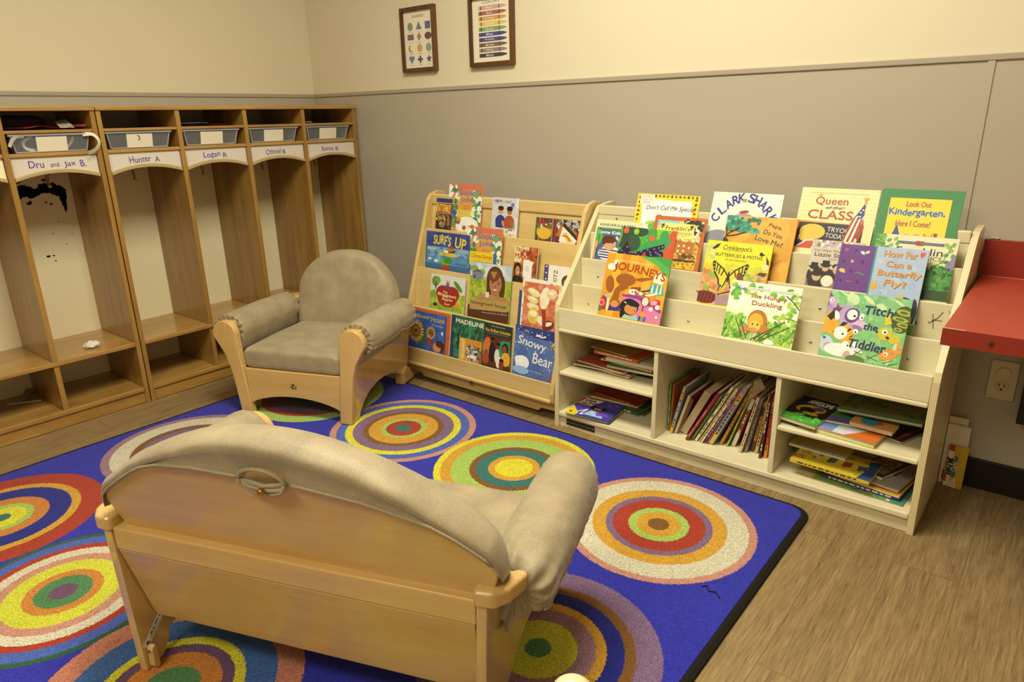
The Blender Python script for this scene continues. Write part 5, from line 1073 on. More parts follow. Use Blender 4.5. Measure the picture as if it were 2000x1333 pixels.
def queen(a):
    a.r(0,0,1,1,'#EADDA2')
    for i in range(9): a.l([(0,.97-.055*i),(1,.97-.055*i)],.003,'#C8BC8A')
    a.t('From the Talented Storytelling Duo and New York Times Bestselling Artist',.50,.925,.74,.025,'#7A6E48')
    a.t('Queen',.42,.80,.42,.13,'#A8482A',bold=.01); a.t('of the',.46,.71,.20,.055,'#35569A',bold=.008,shear=.2); a.p([(.22,.88),(.26,.92),(.29,.90),(.28,.86)],'#D8A82E'); a.l([(.34,.70),(.62,.715)],.008,'#7A6A2E'); a.c(.58,.712,.02,'#C8A83A')
    a.t('CLASS',.43,.60,.58,.13,'#A8482A',bold=.018)
    a.p([(.04,.50),(.86,.47),(.86,.44),(.04,.47)],'#D8962E'); a.r(.04,.06,.88,.47,'#332A30'); a.r(.0,.0,.04,.50,'#C88A2E')
    a.t('TRYOUTS',.62,.375,.38,.07,'#D8D4CC',bold=-.012,rot=-3); a.t('TODAY',.55,.285,.26,.07,'#D8D4CC',bold=-.012,rot=-3); a.t('2+',.09,.22,.07,.05,'#C8C4BC',rot=-12)
    a.e(.24,.33,.17,.12,'#D8BC4A'); a.e(.18,.25,.11,.08,'#D8BC4A'); a.p([(.02,.06),(.18,.20),(.34,.22),(.28,.06)],'#F2E6D8'); a.p([(.05,.07),(.19,.185),(.31,.20),(.26,.07)],'#C2542A')
    a.e(.85,.86,.035,.025,'#D89A2A'); a.r(.835,.80,.855,.85,'#C88A22')
    a.p([(.84,.80),(.80,.70),(.74,.58),(.82,.56),(.86,.62),(.85,.76)],'#38408E'); 
    for q in ((.81,.66),(.81,.60),(.78,.60),(.835,.70),(.77,.585)): a.c(q[0],q[1],.011,'#EDEAE6')
    P0 = [(.74,.58),(.82,.56),(.87,.60)]
    for i in range(6):
        x = .73+.024*i; a.p([(x,.58-.004*i),(x+.024,.575-.004*i),(x+.024-.12+.01*i,.08),(x-.13+.01*i,.10)],['#A83A2A','#F0E6D4'][i % 2])
    a.p([(.86,.58),(.88,.40),(.84,.25),(.80,.28)],'#A83A2A'); a.l([(.86,.82),(.80,.0)],.006,'#6A5A2E')
B(3, 2.619, 2.839, .233, queen, '#EADDA2', 'cream book with red title, striped flag and blackboard on the back tier', th=.004, hard=True)
def lookout(a):
    a.r(0,0,1,1,'#2F7E3C'); a.r(.12,.03,.875,.885,'#3A2A14'); a.r(.125,.035,.87,.88,'#E4CE26')
    a.t('Look Out',.49,.80,.30,.075,'#A8482A',bold=.02); a.t('Kindergarten,',.48,.675,.70,.13,'#E8DC60',bold=.06,jit=.03); a.t('Kindergarten,',.48,.675,.68,.12,'#2E5AA8',bold=.03,jit=.03); a.t('Here I Come!',.46,.53,.42,.08,'#A8482A',bold=.02)
    a.p([(.13,.32),(.36,.34),(.38,.15),(.34,.15),(.33,.28),(.14,.26)],'#C8502A'); a.p([(.22,.34),(.27,.52),(.33,.36)],'#35488E'); a.e(.25,.33,.08,.02,'#D8A82E'); a.r(.13,.10,.30,.20,'#5A7AB0'); a.r(.125,.035,.87,.11,'#C88A4A')
    a.c(.41,.33,.055,'#A89EA0'); a.c(.41,.33,.035,'#D89AA0'); a.c(.53,.34,.055,'#A89EA0'); a.c(.53,.34,.035,'#D89AA0'); a.e(.47,.21,.09,.10,'#B0A8A4'); a.c(.44,.23,.012,'#1A1410'); a.c(.50,.23,.012,'#1A1410'); a.c(.47,.19,.014,'#1A1410')
    a.p([(.58,.24),(.66,.36),(.74,.36),(.78,.20),(.60,.14)],'#F0E4D0'); a.e(.66,.31,.07,.07,'#D08A2E'); a.p([(.61,.36),(.62,.42),(.65,.38)],'#C87A26'); a.p([(.70,.38),(.73,.43),(.73,.36)],'#C87A26'); a.r(.74,.28,.76,.42,'#2E5A34'); a.r(.76,.28,.78,.42,'#A83A2A')
    for i in range(5): a.l([(.60,.16+.035*i),(.77,.19+.035*i)],.010,'#B8483A')
    a.p([(.55,.09),(.66,.19),(.68,.16),(.60,.07)],'#B8B0B8'); a.p([(.74,.10),(.86,.19),(.87,.13),(.76,.05)],'#A83A2A')
B(3, 2.842, 3.047, .239, lookout, '#2F7E3C', 'green-bordered yellow book titled Look Out Kindergarten, Here I Come!', th=.006, hard=True, spine='#D8D078')
# ------------------------------------------------------------------ left rack
def sunflower(a):
    a.r(0,0,1,1,'#3B5BA8'); a.scatter(30,0,0,1,1,.12,['#4468B4','#3454A0'],3)
    a.t('Sunflower',.31,.875,.54,.12,'#C8B25A',rot=2,bold=-.006,shear=.1); a.t('House',.78,.86,.36,.15,'#C8B25A',rot=2,bold=-.004,shear=.15); a.t('Eve Bunting',.78,.70,.28,.05,'#C8CCE0')
    def sf(cx,cy,r):
        for k in range(22): an=2*PI*k/22; a.e(cx+r*.8*math.cos(an),cy+r*.8*a.W/a.H*math.sin(an),r*.28,r*.11,'#E0B62C' if k % 2 else '#C8962A',math.degrees(an),8)
        a.c(cx,cy,r*.62,'#6E4A1E'); a.c(cx,cy,r*.42,'#8C6A2A'); a.c(cx,cy,r*.18,'#4A2E14')
    a.e(.36,.26,.14,.14,'#3A6A3E'); a.e(.44,.52,.06,.08,'#35623A'); a.c(.02,.76,.08,'#DDB22C'); sf(.20,.45,.22); sf(.62,.48,.12); a.p([(.50,.34),(.58,.36),(.66,.18),(.66,.06),(.56,.18)],'#A8402E'); a.e(.56,.38,.04,.05,'#D8945A')
    a.e(.86,.16,.13,.16,'#4A2E22'); a.e(.80,.12,.11,.14,'#D08A55'); a.e(.88,.22,.12,.09,'#4A2E22'); a.r(.90,.48,.94,.53,'#E6E0E6'); a.p([(.88,.53),(.92,.58),(.96,.53)],'#E6E0E6')
A_(0, 1.0405, 1.268, .197, sunflower, '#3B5BA8', 'dark blue book titled Sunflower House in the front tier of the left rack', th=.004, hard=True)
def orange(a): a.t('I',.93,.40,.015,.06,'#3A3A4A'); a.r(0,0,1,1,'#C8662C'); a.r(.985,0,1,1,'#E4D6AC'); a.t('I .. I',.955,.40,.02,.24,'#3A2A24',rot=90)
A_(0, 1.055, 1.295, .209, orange, '#C8662C', 'orange hardback mostly hidden behind the Sunflower House book', th=.004, ex=.0045, hard=True, spine='#C8662C')
def madeline(a):
    a.r(0,0,1,1,'#2F6242'); a.r(0,0,.10,1,'#24406E'); a.scatter(120,.10,.2,1,.86,.07,['#2A5A3A','#3A7A54','#234A34','#4A8A5A','#2E6A6A'],4); a.r(.55,.3,.62,.9,'#3A8A80')
    for x in (.22,.34,.70,.82): a.l([(x,.1),(x+.02,.6)],.03,'#1E2E22'); a.l([(x+.01,.5),(x-.08,.72)],.012,'#1E2E22'); a.l([(x+.01,.5),(x+.09,.75)],.012,'#1E2E22')
    a.t('MADELINE',.56,.88,.84,.10,'#EFEAD8',bold=.02)
    a.r(.12,.0,.3,.2,'#3A7A6A')
A_(0, 1.298, 1.484, .212, madeline, '#2F6242', 'dark green book with trees, white capitals on top and a blue spine', th=.006, ex=.0035, hard=True, spine='#24406E')
def kitten(a):
    a.r(0,0,1,1,'#D08E32'); a.r(0,0,.28,1,'#D8B04A'); a.t('The Kitten',.17,.42,.62,.10,'#F2ECDA',rot=90,bold=.02); a.e(.66,.34,.34,.40,'#8A8278'); a.scatter(60,.36,.0,1,.70,.06,['#4A443E','#C8C0B4','#6E665C','#E4DED2'],5); a.p([(.40,.60),(.46,.78),(.58,.66)],'#5A524A'); a.p([(.76,.64),(.90,.74),(.92,.56)],'#5A524A'); a.c(.52,.42,.035,'#2E3A2A'); a.c(.74,.40,.035,'#2E3A2A'); a.e(.62,.30,.05,.04,'#D89A90'); a.e(.64,.22,.16,.08,'#EFEAE0'); a.p([(.9,.0),(1,.5),(1,.0)],'#B0482C'); a.p([(.08,.86),(.12,.94),(.18,.88)],'#F2ECDA')
A_(0, 1.354, 1.478, .124, kitten, '#D08E32', 'small orange kitten photo book in front of the dark green book', th=.0025)
def sci(a):
    a.r(0,0,1,1,'#22332F'); a.r(0,.0,1,.72,'#5A2E1E'); a.t('Great Black Heroes',.50,.945,.50,.03,'#C8C0A8'); a.t('Five Brilliant Scientists',.50,.845,.90,.075,'#E0B62E',bold=.006); a.t('by Lynda Jones illustrated by Ron Garnett',.50,.77,.78,.025,'#B8B0A0')
    a.p([(.52,.10),(.56,.60),(.70,.66),(.96,.66),(1,.1)],'#2E8A6E'); a.e(.12,.42,.14,.26,'#C8723A',-8); a.e(.34,.62,.06,.07,'#6A3A22'); a.e(.34,.66,.07,.04,'#1E1412'); a.e(.34,.34,.12,.24,'#241C22'); a.e(.56,.52,.06,.07,'#6A3A22'); a.e(.55,.56,.07,.04,'#1A1210'); a.e(.52,.28,.09,.16,'#DCD8CC'); a.e(.80,.48,.12,.13,'#3A1A14'); a.e(.78,.46,.07,.09,'#8A4E2E'); a.e(.84,.24,.16,.16,'#E0A82E'); a.e(.12,.30,.07,.08,'#8A4A2A'); a.e(.12,.16,.12,.12,'#A84A2A'); a.e(.60,.14,.10,.14,'#E4E0D8'); a.e(.70,.10,.09,.12,'#7A3E26'); a.e(.70,.20,.08,.04,'#1A1210')
A_(0, 1.487, 1.632, .211, sci, '#22332F', 'dark book titled Five Brilliant Scientists in yellow letters', th=.003)
def snowy(a):
    a.r(0,0,1,1,'#5470AE'); a.r(0,.80,1,1,'#2E3E82'); a.e(.2,.82,.5,.05,'#4A66A8',-12); a.scatter(60,0,0,1,1,.012,['#C8D4EC','#E8EEF8'],4); a.scatter(20,.0,.0,1,.5,.12,['#5A7AB8','#4C68A8'],5)
    a.t('Snowy',.42,.66,.68,.22,'#E9E6E0',rot=-6,bold=-.008,shear=.1); a.t('Bear',.70,.385,.46,.21,'#E9E6E0',rot=-4,bold=-.006,shear=.05)
    a.e(.22,.26,.17,.14,'#E8EEF6'); a.e(.13,.31,.09,.07,'#F0F4FA'); a.r(.07,.08,.15,.24,'#DCE8F4'); a.r(.24,.06,.32,.24,'#DCE8F4'); a.c(.10,.31,.008,'#202838'); a.e(.2,.10,.2,.08,'#8FB4E0'); a.t('Tony Mitton',.55,.12,.30,.035,'#D0D8EC',rot=-4); a.e(.62,.86,.12,.03,'#D8DCE8'); a.scatter(14,.50,.82,.74,.90,.02,['#1E2A4A','#E0E4F0'],8); a.e(.95,.70,.10,.06,'#B09050'); a.scatter(12,.88,.66,1,.76,.025,['#3A3024','#D8CFA8'],2); a.c(.93,.06,.05,'#A0482E'); a.p([(.18,.92),(.26,.90),(.36,.86),(.28,.94)],'#A8805A')
A_(0, 1.648, 1.8525, .229, snowy, '#5470AE', 'blue book titled Snowy Bear with a white bear beside the birch bookcase', th=.003)
def apple(a):
    a.r(0,.5,1,1,'#D2DAD6'); a.r(0,0,1,.52,'#A4BC3C'); a.scatter(60,0,0,1,.5,.07,['#94B034','#B4C84A','#86A42E'],3); a.c(.14,.80,.11,'#6A8E34'); a.c(.20,.84,.08,'#7EA03E'); a.l([(.15,.58),(.16,.78)],.03,'#4A3420')
    a.e(.38,.50,.21,.22,'#9E2C22'); a.e(.64,.50,.21,.22,'#9E2C22'); a.p([(.17,.48),(.85,.48),(.74,.22),(.60,.12),(.40,.12),(.26,.22)],'#9E2C22'); a.e(.50,.70,.06,.05,'#6A1E18'); a.e(.80,.74,.16,.07,'#5E8A3A',-40); a.e(.50,.76,.05,.06,'#B05A34'); a.e(.50,.68,.06,.05,'#3A56A0'); a.l([(.49,.78),(.47,.88)],.02,'#A85A34'); a.l([(.52,.78),(.54,.87)],.02,'#A85A34')
    a.t('The',.44,.535,.13,.065,'#EFE0A8',bold=.01); a.t('Biggest',.50,.44,.54,.11,'#EFE0A8',bold=.01,rot=-2); a.t('Apple',.50,.325,.32,.10,'#EFE0A8',bold=.006); a.t('Ever',.52,.205,.17,.07,'#EFE0A8'); a.p([(.76,.30),(.88,.24),(.82,.12),(.74,.18)],'#D89A2A'); a.e(.16,.14,.07,.05,'#3A3A1E')
A_(1, 1.144, 1.347, .186, apple, '#D2DAD6', 'book with a huge red apple reading The Biggest Apple Ever', th=.0035)
def home(a):
    a.r(0,.68,1,1,'#C6CED6'); a.scatter(20,.0,.8,1,1,.12,['#D8DCDC','#B4C2D4'],4); a.r(0,0,1,.74,'#9CB43A'); a.scatter(120,0,.3,1,.72,.06,['#8CA630','#B0C24A','#A8BC40','#7E9A2E'],5); a.e(.10,.88,.10,.06,'#8CA24A'); a.e(.30,.84,.08,.05,'#94A856')
    a.p([(.06,.80),(.20,.86),(.34,.80),(.32,.70),(.08,.70)],'#7C8494'); a.p([(.04,.80),(.20,.88),(.36,.80),(.20,.84)],'#4A5060'); a.r(.10,.70,.14,.77,'#3E4452')
    a.e(.62,.74,.20,.23,'#5E3A22'); a.e(.50,.62,.07,.20,'#54341E'); a.e(.80,.60,.07,.22,'#54341E'); a.e(.64,.66,.145,.185,'#B07A52'); a.e(.60,.80,.13,.10,'#6A4428',10); a.p([(.50,.86),(.60,.74),(.66,.88)],'#B07A52'); a.p([(.56,.50),(.72,.50),(.76,.34),(.54,.34)],'#A87048')
    a.e(.50,.36,.30,.10,'#BC8458'); a.e(.80,.36,.22,.09,'#B47C50'); a.r(.42,.34,.50,.50,'#EDEAE2'); a.l([(.44,.34),(.44,.50)],.008,'#8A8EA0'); a.l([(.47,.34),(.47,.50)],.008,'#8A8EA0')
    a.e(.57,.68,.026,.012,'#241610'); a.e(.71,.67,.026,.012,'#241610'); a.e(.64,.615,.02,.02,'#946040'); a.e(.64,.557,.062,.026,'#8C3E34'); a.e(.64,.560,.050,.016,'#F2E8DE'); a.e(.64,.578,.066,.014,'#B07A52'); a.l([(.53,.71),(.60,.715)],.010,'#3A2416'); a.l([(.68,.705),(.75,.70)],.010,'#3A2416')
    a.p([(.02,.36),(.06,.28),(.28,.38),(.60,.42),(.98,.40),(.96,.24),(.4,.20),(.06,.20)],'#A88A50'); a.r(0,0,1,.22,'#54301E'); a.p([(.04,.32),(.96,.38),(.95,.20),(.05,.14)],'#B09458')
    a.t('homegrown house',.50,.275,.86,.085,'#33261A',bold=-.004,rot=1,jit=.012); a.t('illustrated by E. B. LEWIS',.66,.135,.60,.032,'#D8CDB8',rot=3)
A_(1, 1.369, 1.591, .264, home, '#9CB43A', 'book titled homegrown house with a smiling child in a meadow', th=.0035)
def paint(a):
    a.r(0,0,1,1,'#EFE8D8'); a.r(.05,.04,.95,.93,'#CC6A44'); a.scatter(120,.06,.05,.94,.92,.09,['#D08466','#CC7A5A','#C8684A','#D89478','#C87050','#D89A58'],6)
    for (x,y,w,h,r,c) in ((.32,.74,.18,.07,-15,'#E8D8A0'),(.30,.60,.16,.07,-12,'#E4D296'),(.32,.46,.17,.08,-8,'#E6D49A'),(.34,.28,.15,.16,5,'#DCC25E'),(.62,.66,.13,.22,-8,'#EFE6C4'),(.60,.20,.16,.08,-25,'#F0E4D8'),(.80,.76,.14,.10,10,'#E8C8A8'),(.76,.14,.16,.10,20,'#7A2E20')): a.e(x,y,w,h,c,r); a.e(x,y+h*.25,w*.7,h*.4,'#F2E8C0',r)
    a.l([(.62,.44),(.66,.10)],.10,'#9E3A22'); a.l([(.20,.68),(.46,.62)],.008,'#A8703A'); a.l([(.20,.54),(.46,.50)],.008,'#A8703A')
A_(1, 1.651, 1.830, .231, paint, '#EFE8D8', 'white-bordered book with a loose pink and yellow painting on its cover', th=.003, m=M_paint)
A_(1, 1.634, 1.700, .178, lambda a: a.r(0,0,1,1,'#3A4A7A'), '#3A4A7A', 'narrow dark blue edge showing left of the white-bordered painting book', th=.0025, ex=.0034)
def surfs(a):
    a.r(0,.52,1,1,'#3A4A94'); a.scatter(16,0,.6,1,1,.12,['#3E5098','#34448A'],3); a.r(0,0,1,.54,'#4F86B4'); a.e(.5,.55,.7,.06,'#7AA4C4'); a.scatter(30,0,.25,1,.55,.07,['#5A92BC','#4A7EAA','#7AAAC8'],4); a.e(.12,.54,.14,.04,'#A8BCCC'); a.e(.90,.56,.12,.05,'#8FA8C0'); a.r(0,.0,1,.14,'#3F6A96')
    a.t("SURF'S",.38,.80,.40,.25,'#E4CE34',bold=.015,jit=.03,rot=-2); a.t('UP',.80,.74,.24,.27,'#E4CE34',bold=.015,jit=.03,rot=-6)
    a.e(.54,.42,.24,.05,'#D8BA38'); a.p([(.48,.52),(.70,.56),(.68,.48),(.54,.48)],'#2A3A5A'); a.e(.58,.56,.08,.05,'#C8762A'); a.e(.60,.60,.06,.03,'#A8582A'); a.e(.48,.50,.06,.04,'#E8E4DC'); a.l([(.46,.48),(.42,.28)],.012,'#3A3A3A'); a.e(.48,.22,.12,.10,'#6AA83E'); a.e(.54,.26,.10,.08,'#3E8A34'); a.e(.48,.05,.10,.09,'#A8402C'); a.e(.26,.22,.05,.04,'#D8E0E4'); a.e(.11,.26,.04,.03,'#D8E0E4'); a.t('Written by Kwame Alexander',.20,.42,.26,.05,'#1E2A4A'); a.t('Illustrated by Daniel Miyares',.84,.20,.22,.05,'#1E2A4A'); a.r(.0,.0,.03,1,'#2E5A9A')
A_(2, 1.073, 1.331, .194, surfs, '#3A4A94', 'blue book titled SURF\'S UP in big yellow letters on the left rack', th=.003)
def snow(a):
    a.r(0,0,1,1,'#D8955A'); a.r(0,.80,1,1,'#CC7458'); a.e(.5,.74,.6,.14,'#D48456'); a.e(.50,.48,.36,.28,'#D8C04E'); a.e(.5,.62,.5,.16,'#DA9A4E')
    a.scatter(46,.0,.05,.28,.95,.09,['#EDEFE0','#6E9E6A','#E4E8D8','#4E8058'],4,.7); a.scatter(40,.76,.05,1,.85,.09,['#EDEFE0','#6E9E6A','#E4E8D8','#4E8058'],5,.7)
    a.t('Snow',.55,.83,.46,.13,'#6A7A9A',bold=.016,jit=.02); a.t('Joke',.56,.66,.38,.13,'#6A7A9A',bold=.016,jit=.02); a.t('BRUCE',.56,.535,.18,.03,'#A86A2A'); a.t('DEGEN',.56,.48,.18,.03,'#A86A2A')
    a.e(.60,.12,.34,.20,'#EEEFE6'); a.e(.32,.22,.08,.08,'#8A6238'); a.e(.20,.38,.08,.06,'#3E5EA8'); a.p([(.26,.30),(.40,.28),(.42,.22),(.30,.20)],'#C8903A'); a.e(.76,.10,.08,.06,'#B87A3A'); a.e(.52,.08,.06,.05,'#A8682E')
SN = 'orange Snow Joke book '
A_(2, 1.310, 1.504, .232, snow, '#D6824A', SN+'behind the yellow strip cover in the third tier', th=.0025, ex=.0036, m=M_print)
def george(a):
    a.r(0,0,1,1,'#4A4A9A'); a.r(0,.42,.92,1,'#E4CC22'); a.t('Curious George',.46,.80,.80,.20,'#C8402A',bold=.006,shear=.2); a.t('DISCOVERS',.52,.53,.62,.12,'#23389A',bold=.02); a.r(.90,.0,1,1,'#3E6AB0')
A_(2, 1.336, 1.480, .132, george, '#4A4A9A', 'low yellow and blue strip of a book in front of the orange one', th=.002)
def trouble(a):
    a.r(0,0,1,1,'#A4552C'); a.r(0,.55,.62,1,'#E4D4A0'); a.scatter(50,.3,.1,1,1,.08,['#B8622E','#8A3E20','#C87A40','#6A4A2E'],3); a.t('TROUBLE',.40,.885,.70,.11,'#A8301E',bold=.012,rot=-5); a.t('MAKER',.44,.72,.80,.14,'#A8301E',bold=.014,rot=-3)
    a.p([(.42,.60),(.60,.66),(.86,.60),(.80,.48),(.82,.14),(.42,.16)],'#ECEAE2'); a.e(.18,.34,.16,.20,'#2A1A14'); a.e(.19,.30,.11,.15,'#C08A62'); a.e(.2,.06,.24,.12,'#2E2A2A'); a.e(.22,.27,.04,.015,'#F0E4DC'); a.c(.15,.34,.014,'#1A1210'); a.c(.25,.34,.014,'#1A1210'); a.e(.60,.40,.10,.08,'#D8D6CE')
A_(2, 1.575, 1.690, .174, trouble, '#A4552C', 'red-lettered Trouble Maker paperback with a smiling teenager', th=.010)
def fritz(a):
    a.r(0,0,1,1,'#ECE6DA'); a.r(0,0,.16,1,'#2E3E7E'); 
    for i in range(7): a.r(.05,.04+.14*i,.11,.11+.14*i,['#E4E0D4','#A83A3A'][i % 2])
    a.t('FRITZ',.44,.45,.50,.20,'#2A2A2A',rot=90,bold=-.01); a.e(.90,.35,.22,.30,'#4A4238'); a.e(.90,.30,.14,.18,'#B0A68E')
A_(2, 1.728, 1.8525, .118, fritz, '#ECE6DA', 'sideways white paperback with a striped blue edge beside the birch case', th=.004)
def flat(a):
    a.r(0,0,1,1,'#3A2E24'); a.r(0,.88,1,1,'#33406E'); a.r(0,.52,1,.86,'#E8DCC8'); a.r(.02,.535,1,.845,'#9A3420'); a.t('FLAT STANLEY',.5,.69,.90,.24,'#E6C84A',bold=.012,rot=-2); a.e(.42,.28,.24,.22,'#B89A3C'); a.scatter(40,.05,.02,.95,.50,.08,['#8A6A2E','#3A6A5A','#C8A84A','#5A3A6A','#2A221C'],4); a.e(.82,.30,.08,.20,'#B06A3A'); a.e(.82,.48,.06,.05,'#6A4A8A')
A_(3, 1.078, 1.172, .167, flat, '#3A2E24', 'narrow dark paperback with a red title band at the left end of the rack', th=.003)
A_(3, 1.146, 1.340, .233, snow, '#D6824A', SN+'standing tallest on the back tier of the left rack', th=.003, ex=.0045)
def memo(a):
    a.r(0,0,1,1,'#CBC9CC'); a.r(.55,.0,1,.35,'#A8BCC8')
    for i,(s,c) in enumerate((('M','#2E3A7A'),('E','#2E3A7A'),('M','#2E3A7A'),('O','#D8A02A'))): a.t(s,.12+.095*i,.90,.085,.07,c,bold=.03)
    a.t('next',.60,.90,.24,.07,'#3A8A4A',bold=.01); a.c(.78,.82,.06,'#2E5AA0'); a.t('XL',.78,.82,.06,.03,'#EFEFEF'); a.t('remember to play',.26,.83,.34,.02,'#6A6A6A')
    for cx,sk,hr,sh in ((.34,'#C89268','#2E1E18','#2C3C84'),(.68,'#A06A44','#1E1612','#A4502E')):
        a.e(cx,.66,.10,.095,sk); a.e(cx,.725,.115,.06,hr); a.e(cx,.38,.19,.17,sh); a.r(cx-.17,.22,cx+.17,.36,sh); a.e(cx+.13,.32,.05,.10,sk,30); a.c(cx-.035,.67,.012,'#1A1210'); a.c(cx+.04,.67,.012,'#1A1210')
    a.r(.0,.0,1,.18,'#E4DED2'); a.scatter(26,.3,.0,1,.18,.03,['#A8402E','#3E7A4A','#D8A82E'],3); a.r(.93,0,1,1,'#E4E0D8'); a.t('MEMOnext',.965,.62,.30,.04,'#A83A3A',rot=90)
A_(3, 1.403, 1.541, .188, memo, '#CBC9CC', 'grey picture game box showing two boys in blue and orange shirts', th=.006, pages='#D8D4CC', cat='game box')
def taco(a):
    a.r(0,0,1,1,'#6A2A2E')
    for i in range(12): a.r(.36*i/5,0,.36*i/5+.03,1,['#3E6A4A','#8A8E4A','#A83A3A','#4A4A6A'][i % 4])
    a.scatter(90,.50,.55,1,1,.04,['#A8A49C','#5A5650','#D8D4CA','#3A3632'],5); a.e(.20,.40,.17,.34,'#C8A02E'); a.e(.20,.62,.15,.16,'#6A8A34'); a.scatter(30,.06,.55,.34,.78,.04,['#A83A2A','#E4DCC0','#4A7A2E','#8A4A22'],4); a.e(.20,.34,.15,.24,'#D8B23A')
    a.p([(.46,.30),(.58,.86),(.90,.50),(.98,.10),(.80,.0)],'#B0742E'); a.p([(.54,.10),(.60,.70),(.92,.16),(.88,.0),(.56,.0)],'#ECE4D6'); a.p([(.58,.76),(.64,.84),(.98,.20),(.93,.12)],'#2E2A34'); a.p([(.60,.40),(.68,.46),(.84,.10),(.74,.02)],'#E0C03A'); a.l([(.60,.30),(.70,.30),(.78,.10)],.02,'#A8301E'); a.p([(.88,.4),(1,.5),(1,0),(.95,0)],'#A8302A')
A_(3, 1.634, 1.8525, .122, taco, '#6A2A2E', 'wide low book with a taco and striped cloth beside the birch bookcase', th=.004)

# ------------------------------------------------------------------ books leaning in the middle cubby of the birch bookcase
spn = [
 # x, y(front), lean deg, length, thickness, depth, spine colour, title, label
 (2.3010,-.328, 0.4,.180,.0045,.20,'#6E8E3A','', 'thin green book standing upright against the left divider',None),
 (2.3075,-.327, 2.0,.177,.0040,.21,'#C06A2E','', 'thin orange-spined book second from the left divider',None),
 (2.3150,-.340,13.0,.187,.0090,.20,'#9AA2A8','', 'grey-blue spined paperback leaning near the left divider','#D8A83A'),
 (2.3280,-.331,16.1,.157,.0110,.19,'#DDAE2E','', 'fat golden-yellow paperback left of the bare page block',None),
 (2.3450,-.319,25.2,.187,.0260,.20,'#CDB98C','', 'worn book with bare tan pages facing out',None),
 (2.3830,-.359,27.3,.221,.0100,.22,'#862430','Horton Hears a Who', 'dark red hardback spine leaning in the middle cubby',None),
 (2.3975,-.340,26.3,.202,.0085,.21,'#8CAE3A','', 'green and white spined book right of the dark red one',None),
 (2.4110,-.344,27.0,.247,.0100,.22,'#E2DED0','', 'tall white-spined book in the middle cubby',None),
 (2.4255,-.346,26.9,.250,.0050,.22,'#DCC22E','', 'thin yellow-spined book right of the tall white one',None),
 (2.4335,-.347,26.1,.245,.0070,.22,'#D9D2C4','', 'pale narrow-spined book between yellow and purple spines',None),
 (2.4430,-.344,25.2,.248,.0055,.21,'#4E3A84','', 'thin purple-spined book in the middle cubby',None),
 (2.4515,-.344,25.0,.246,.0035,.21,'#D0602A','', 'very thin orange-spined book beside the purple one',None),
 (2.4595,-.341,24.4,.250,.0170,.21,'#8E96A0','', 'thick grey-blue spined book at the centre of the row','#C8B050'),
 (2.4890,-.320,21.6,.240,.0100,.20,'#D0902E','', 'golden orange spined book right of the thick grey one',None),
 (2.5130,-.323,16.2,.219,.0050,.20,'#A6BE42','', 'lime green spined book right of the golden orange one',None),
 (2.5250,-.308,15.0,.210,.0160,.19,'#A04A30','', 'thick red-brown spined book with a white label','#D8D2C0'),
 (2.5490,-.284,12.7,.212,.0080,.18,'#2E4468','', 'dark blue spined book right of the red-brown one',None),
 (2.5620,-.339, 9.9,.209,.0110,.21,'#CDBB90','', 'beige paper-spined book near the right of the row',None),
 (2.5760,-.326, 9.0,.200,.0100,.20,'#85807C','', 'grey spined book near the right of the row',None),
 (2.5900,-.307, 7.0,.184,.0110,.19,'#C98E30','', 'ochre spined book with a brown top near the right divider','#5E3A22'),
 (2.6050,-.311, 5.5,.218,.0120,.20,'#BDB067','', 'olive-cream spined book near the right divider',None),
 (2.6290,-.340, 1.4,.232,.0090,.21,'#50201C','', 'dark maroon spined book second from the right divider',None),
 (2.6410,-.328, 0.0,.222,.0110,.20,'#C2522C','', 'orange-red spined book against the right divider','#D8952E'),
]
pl_ = None
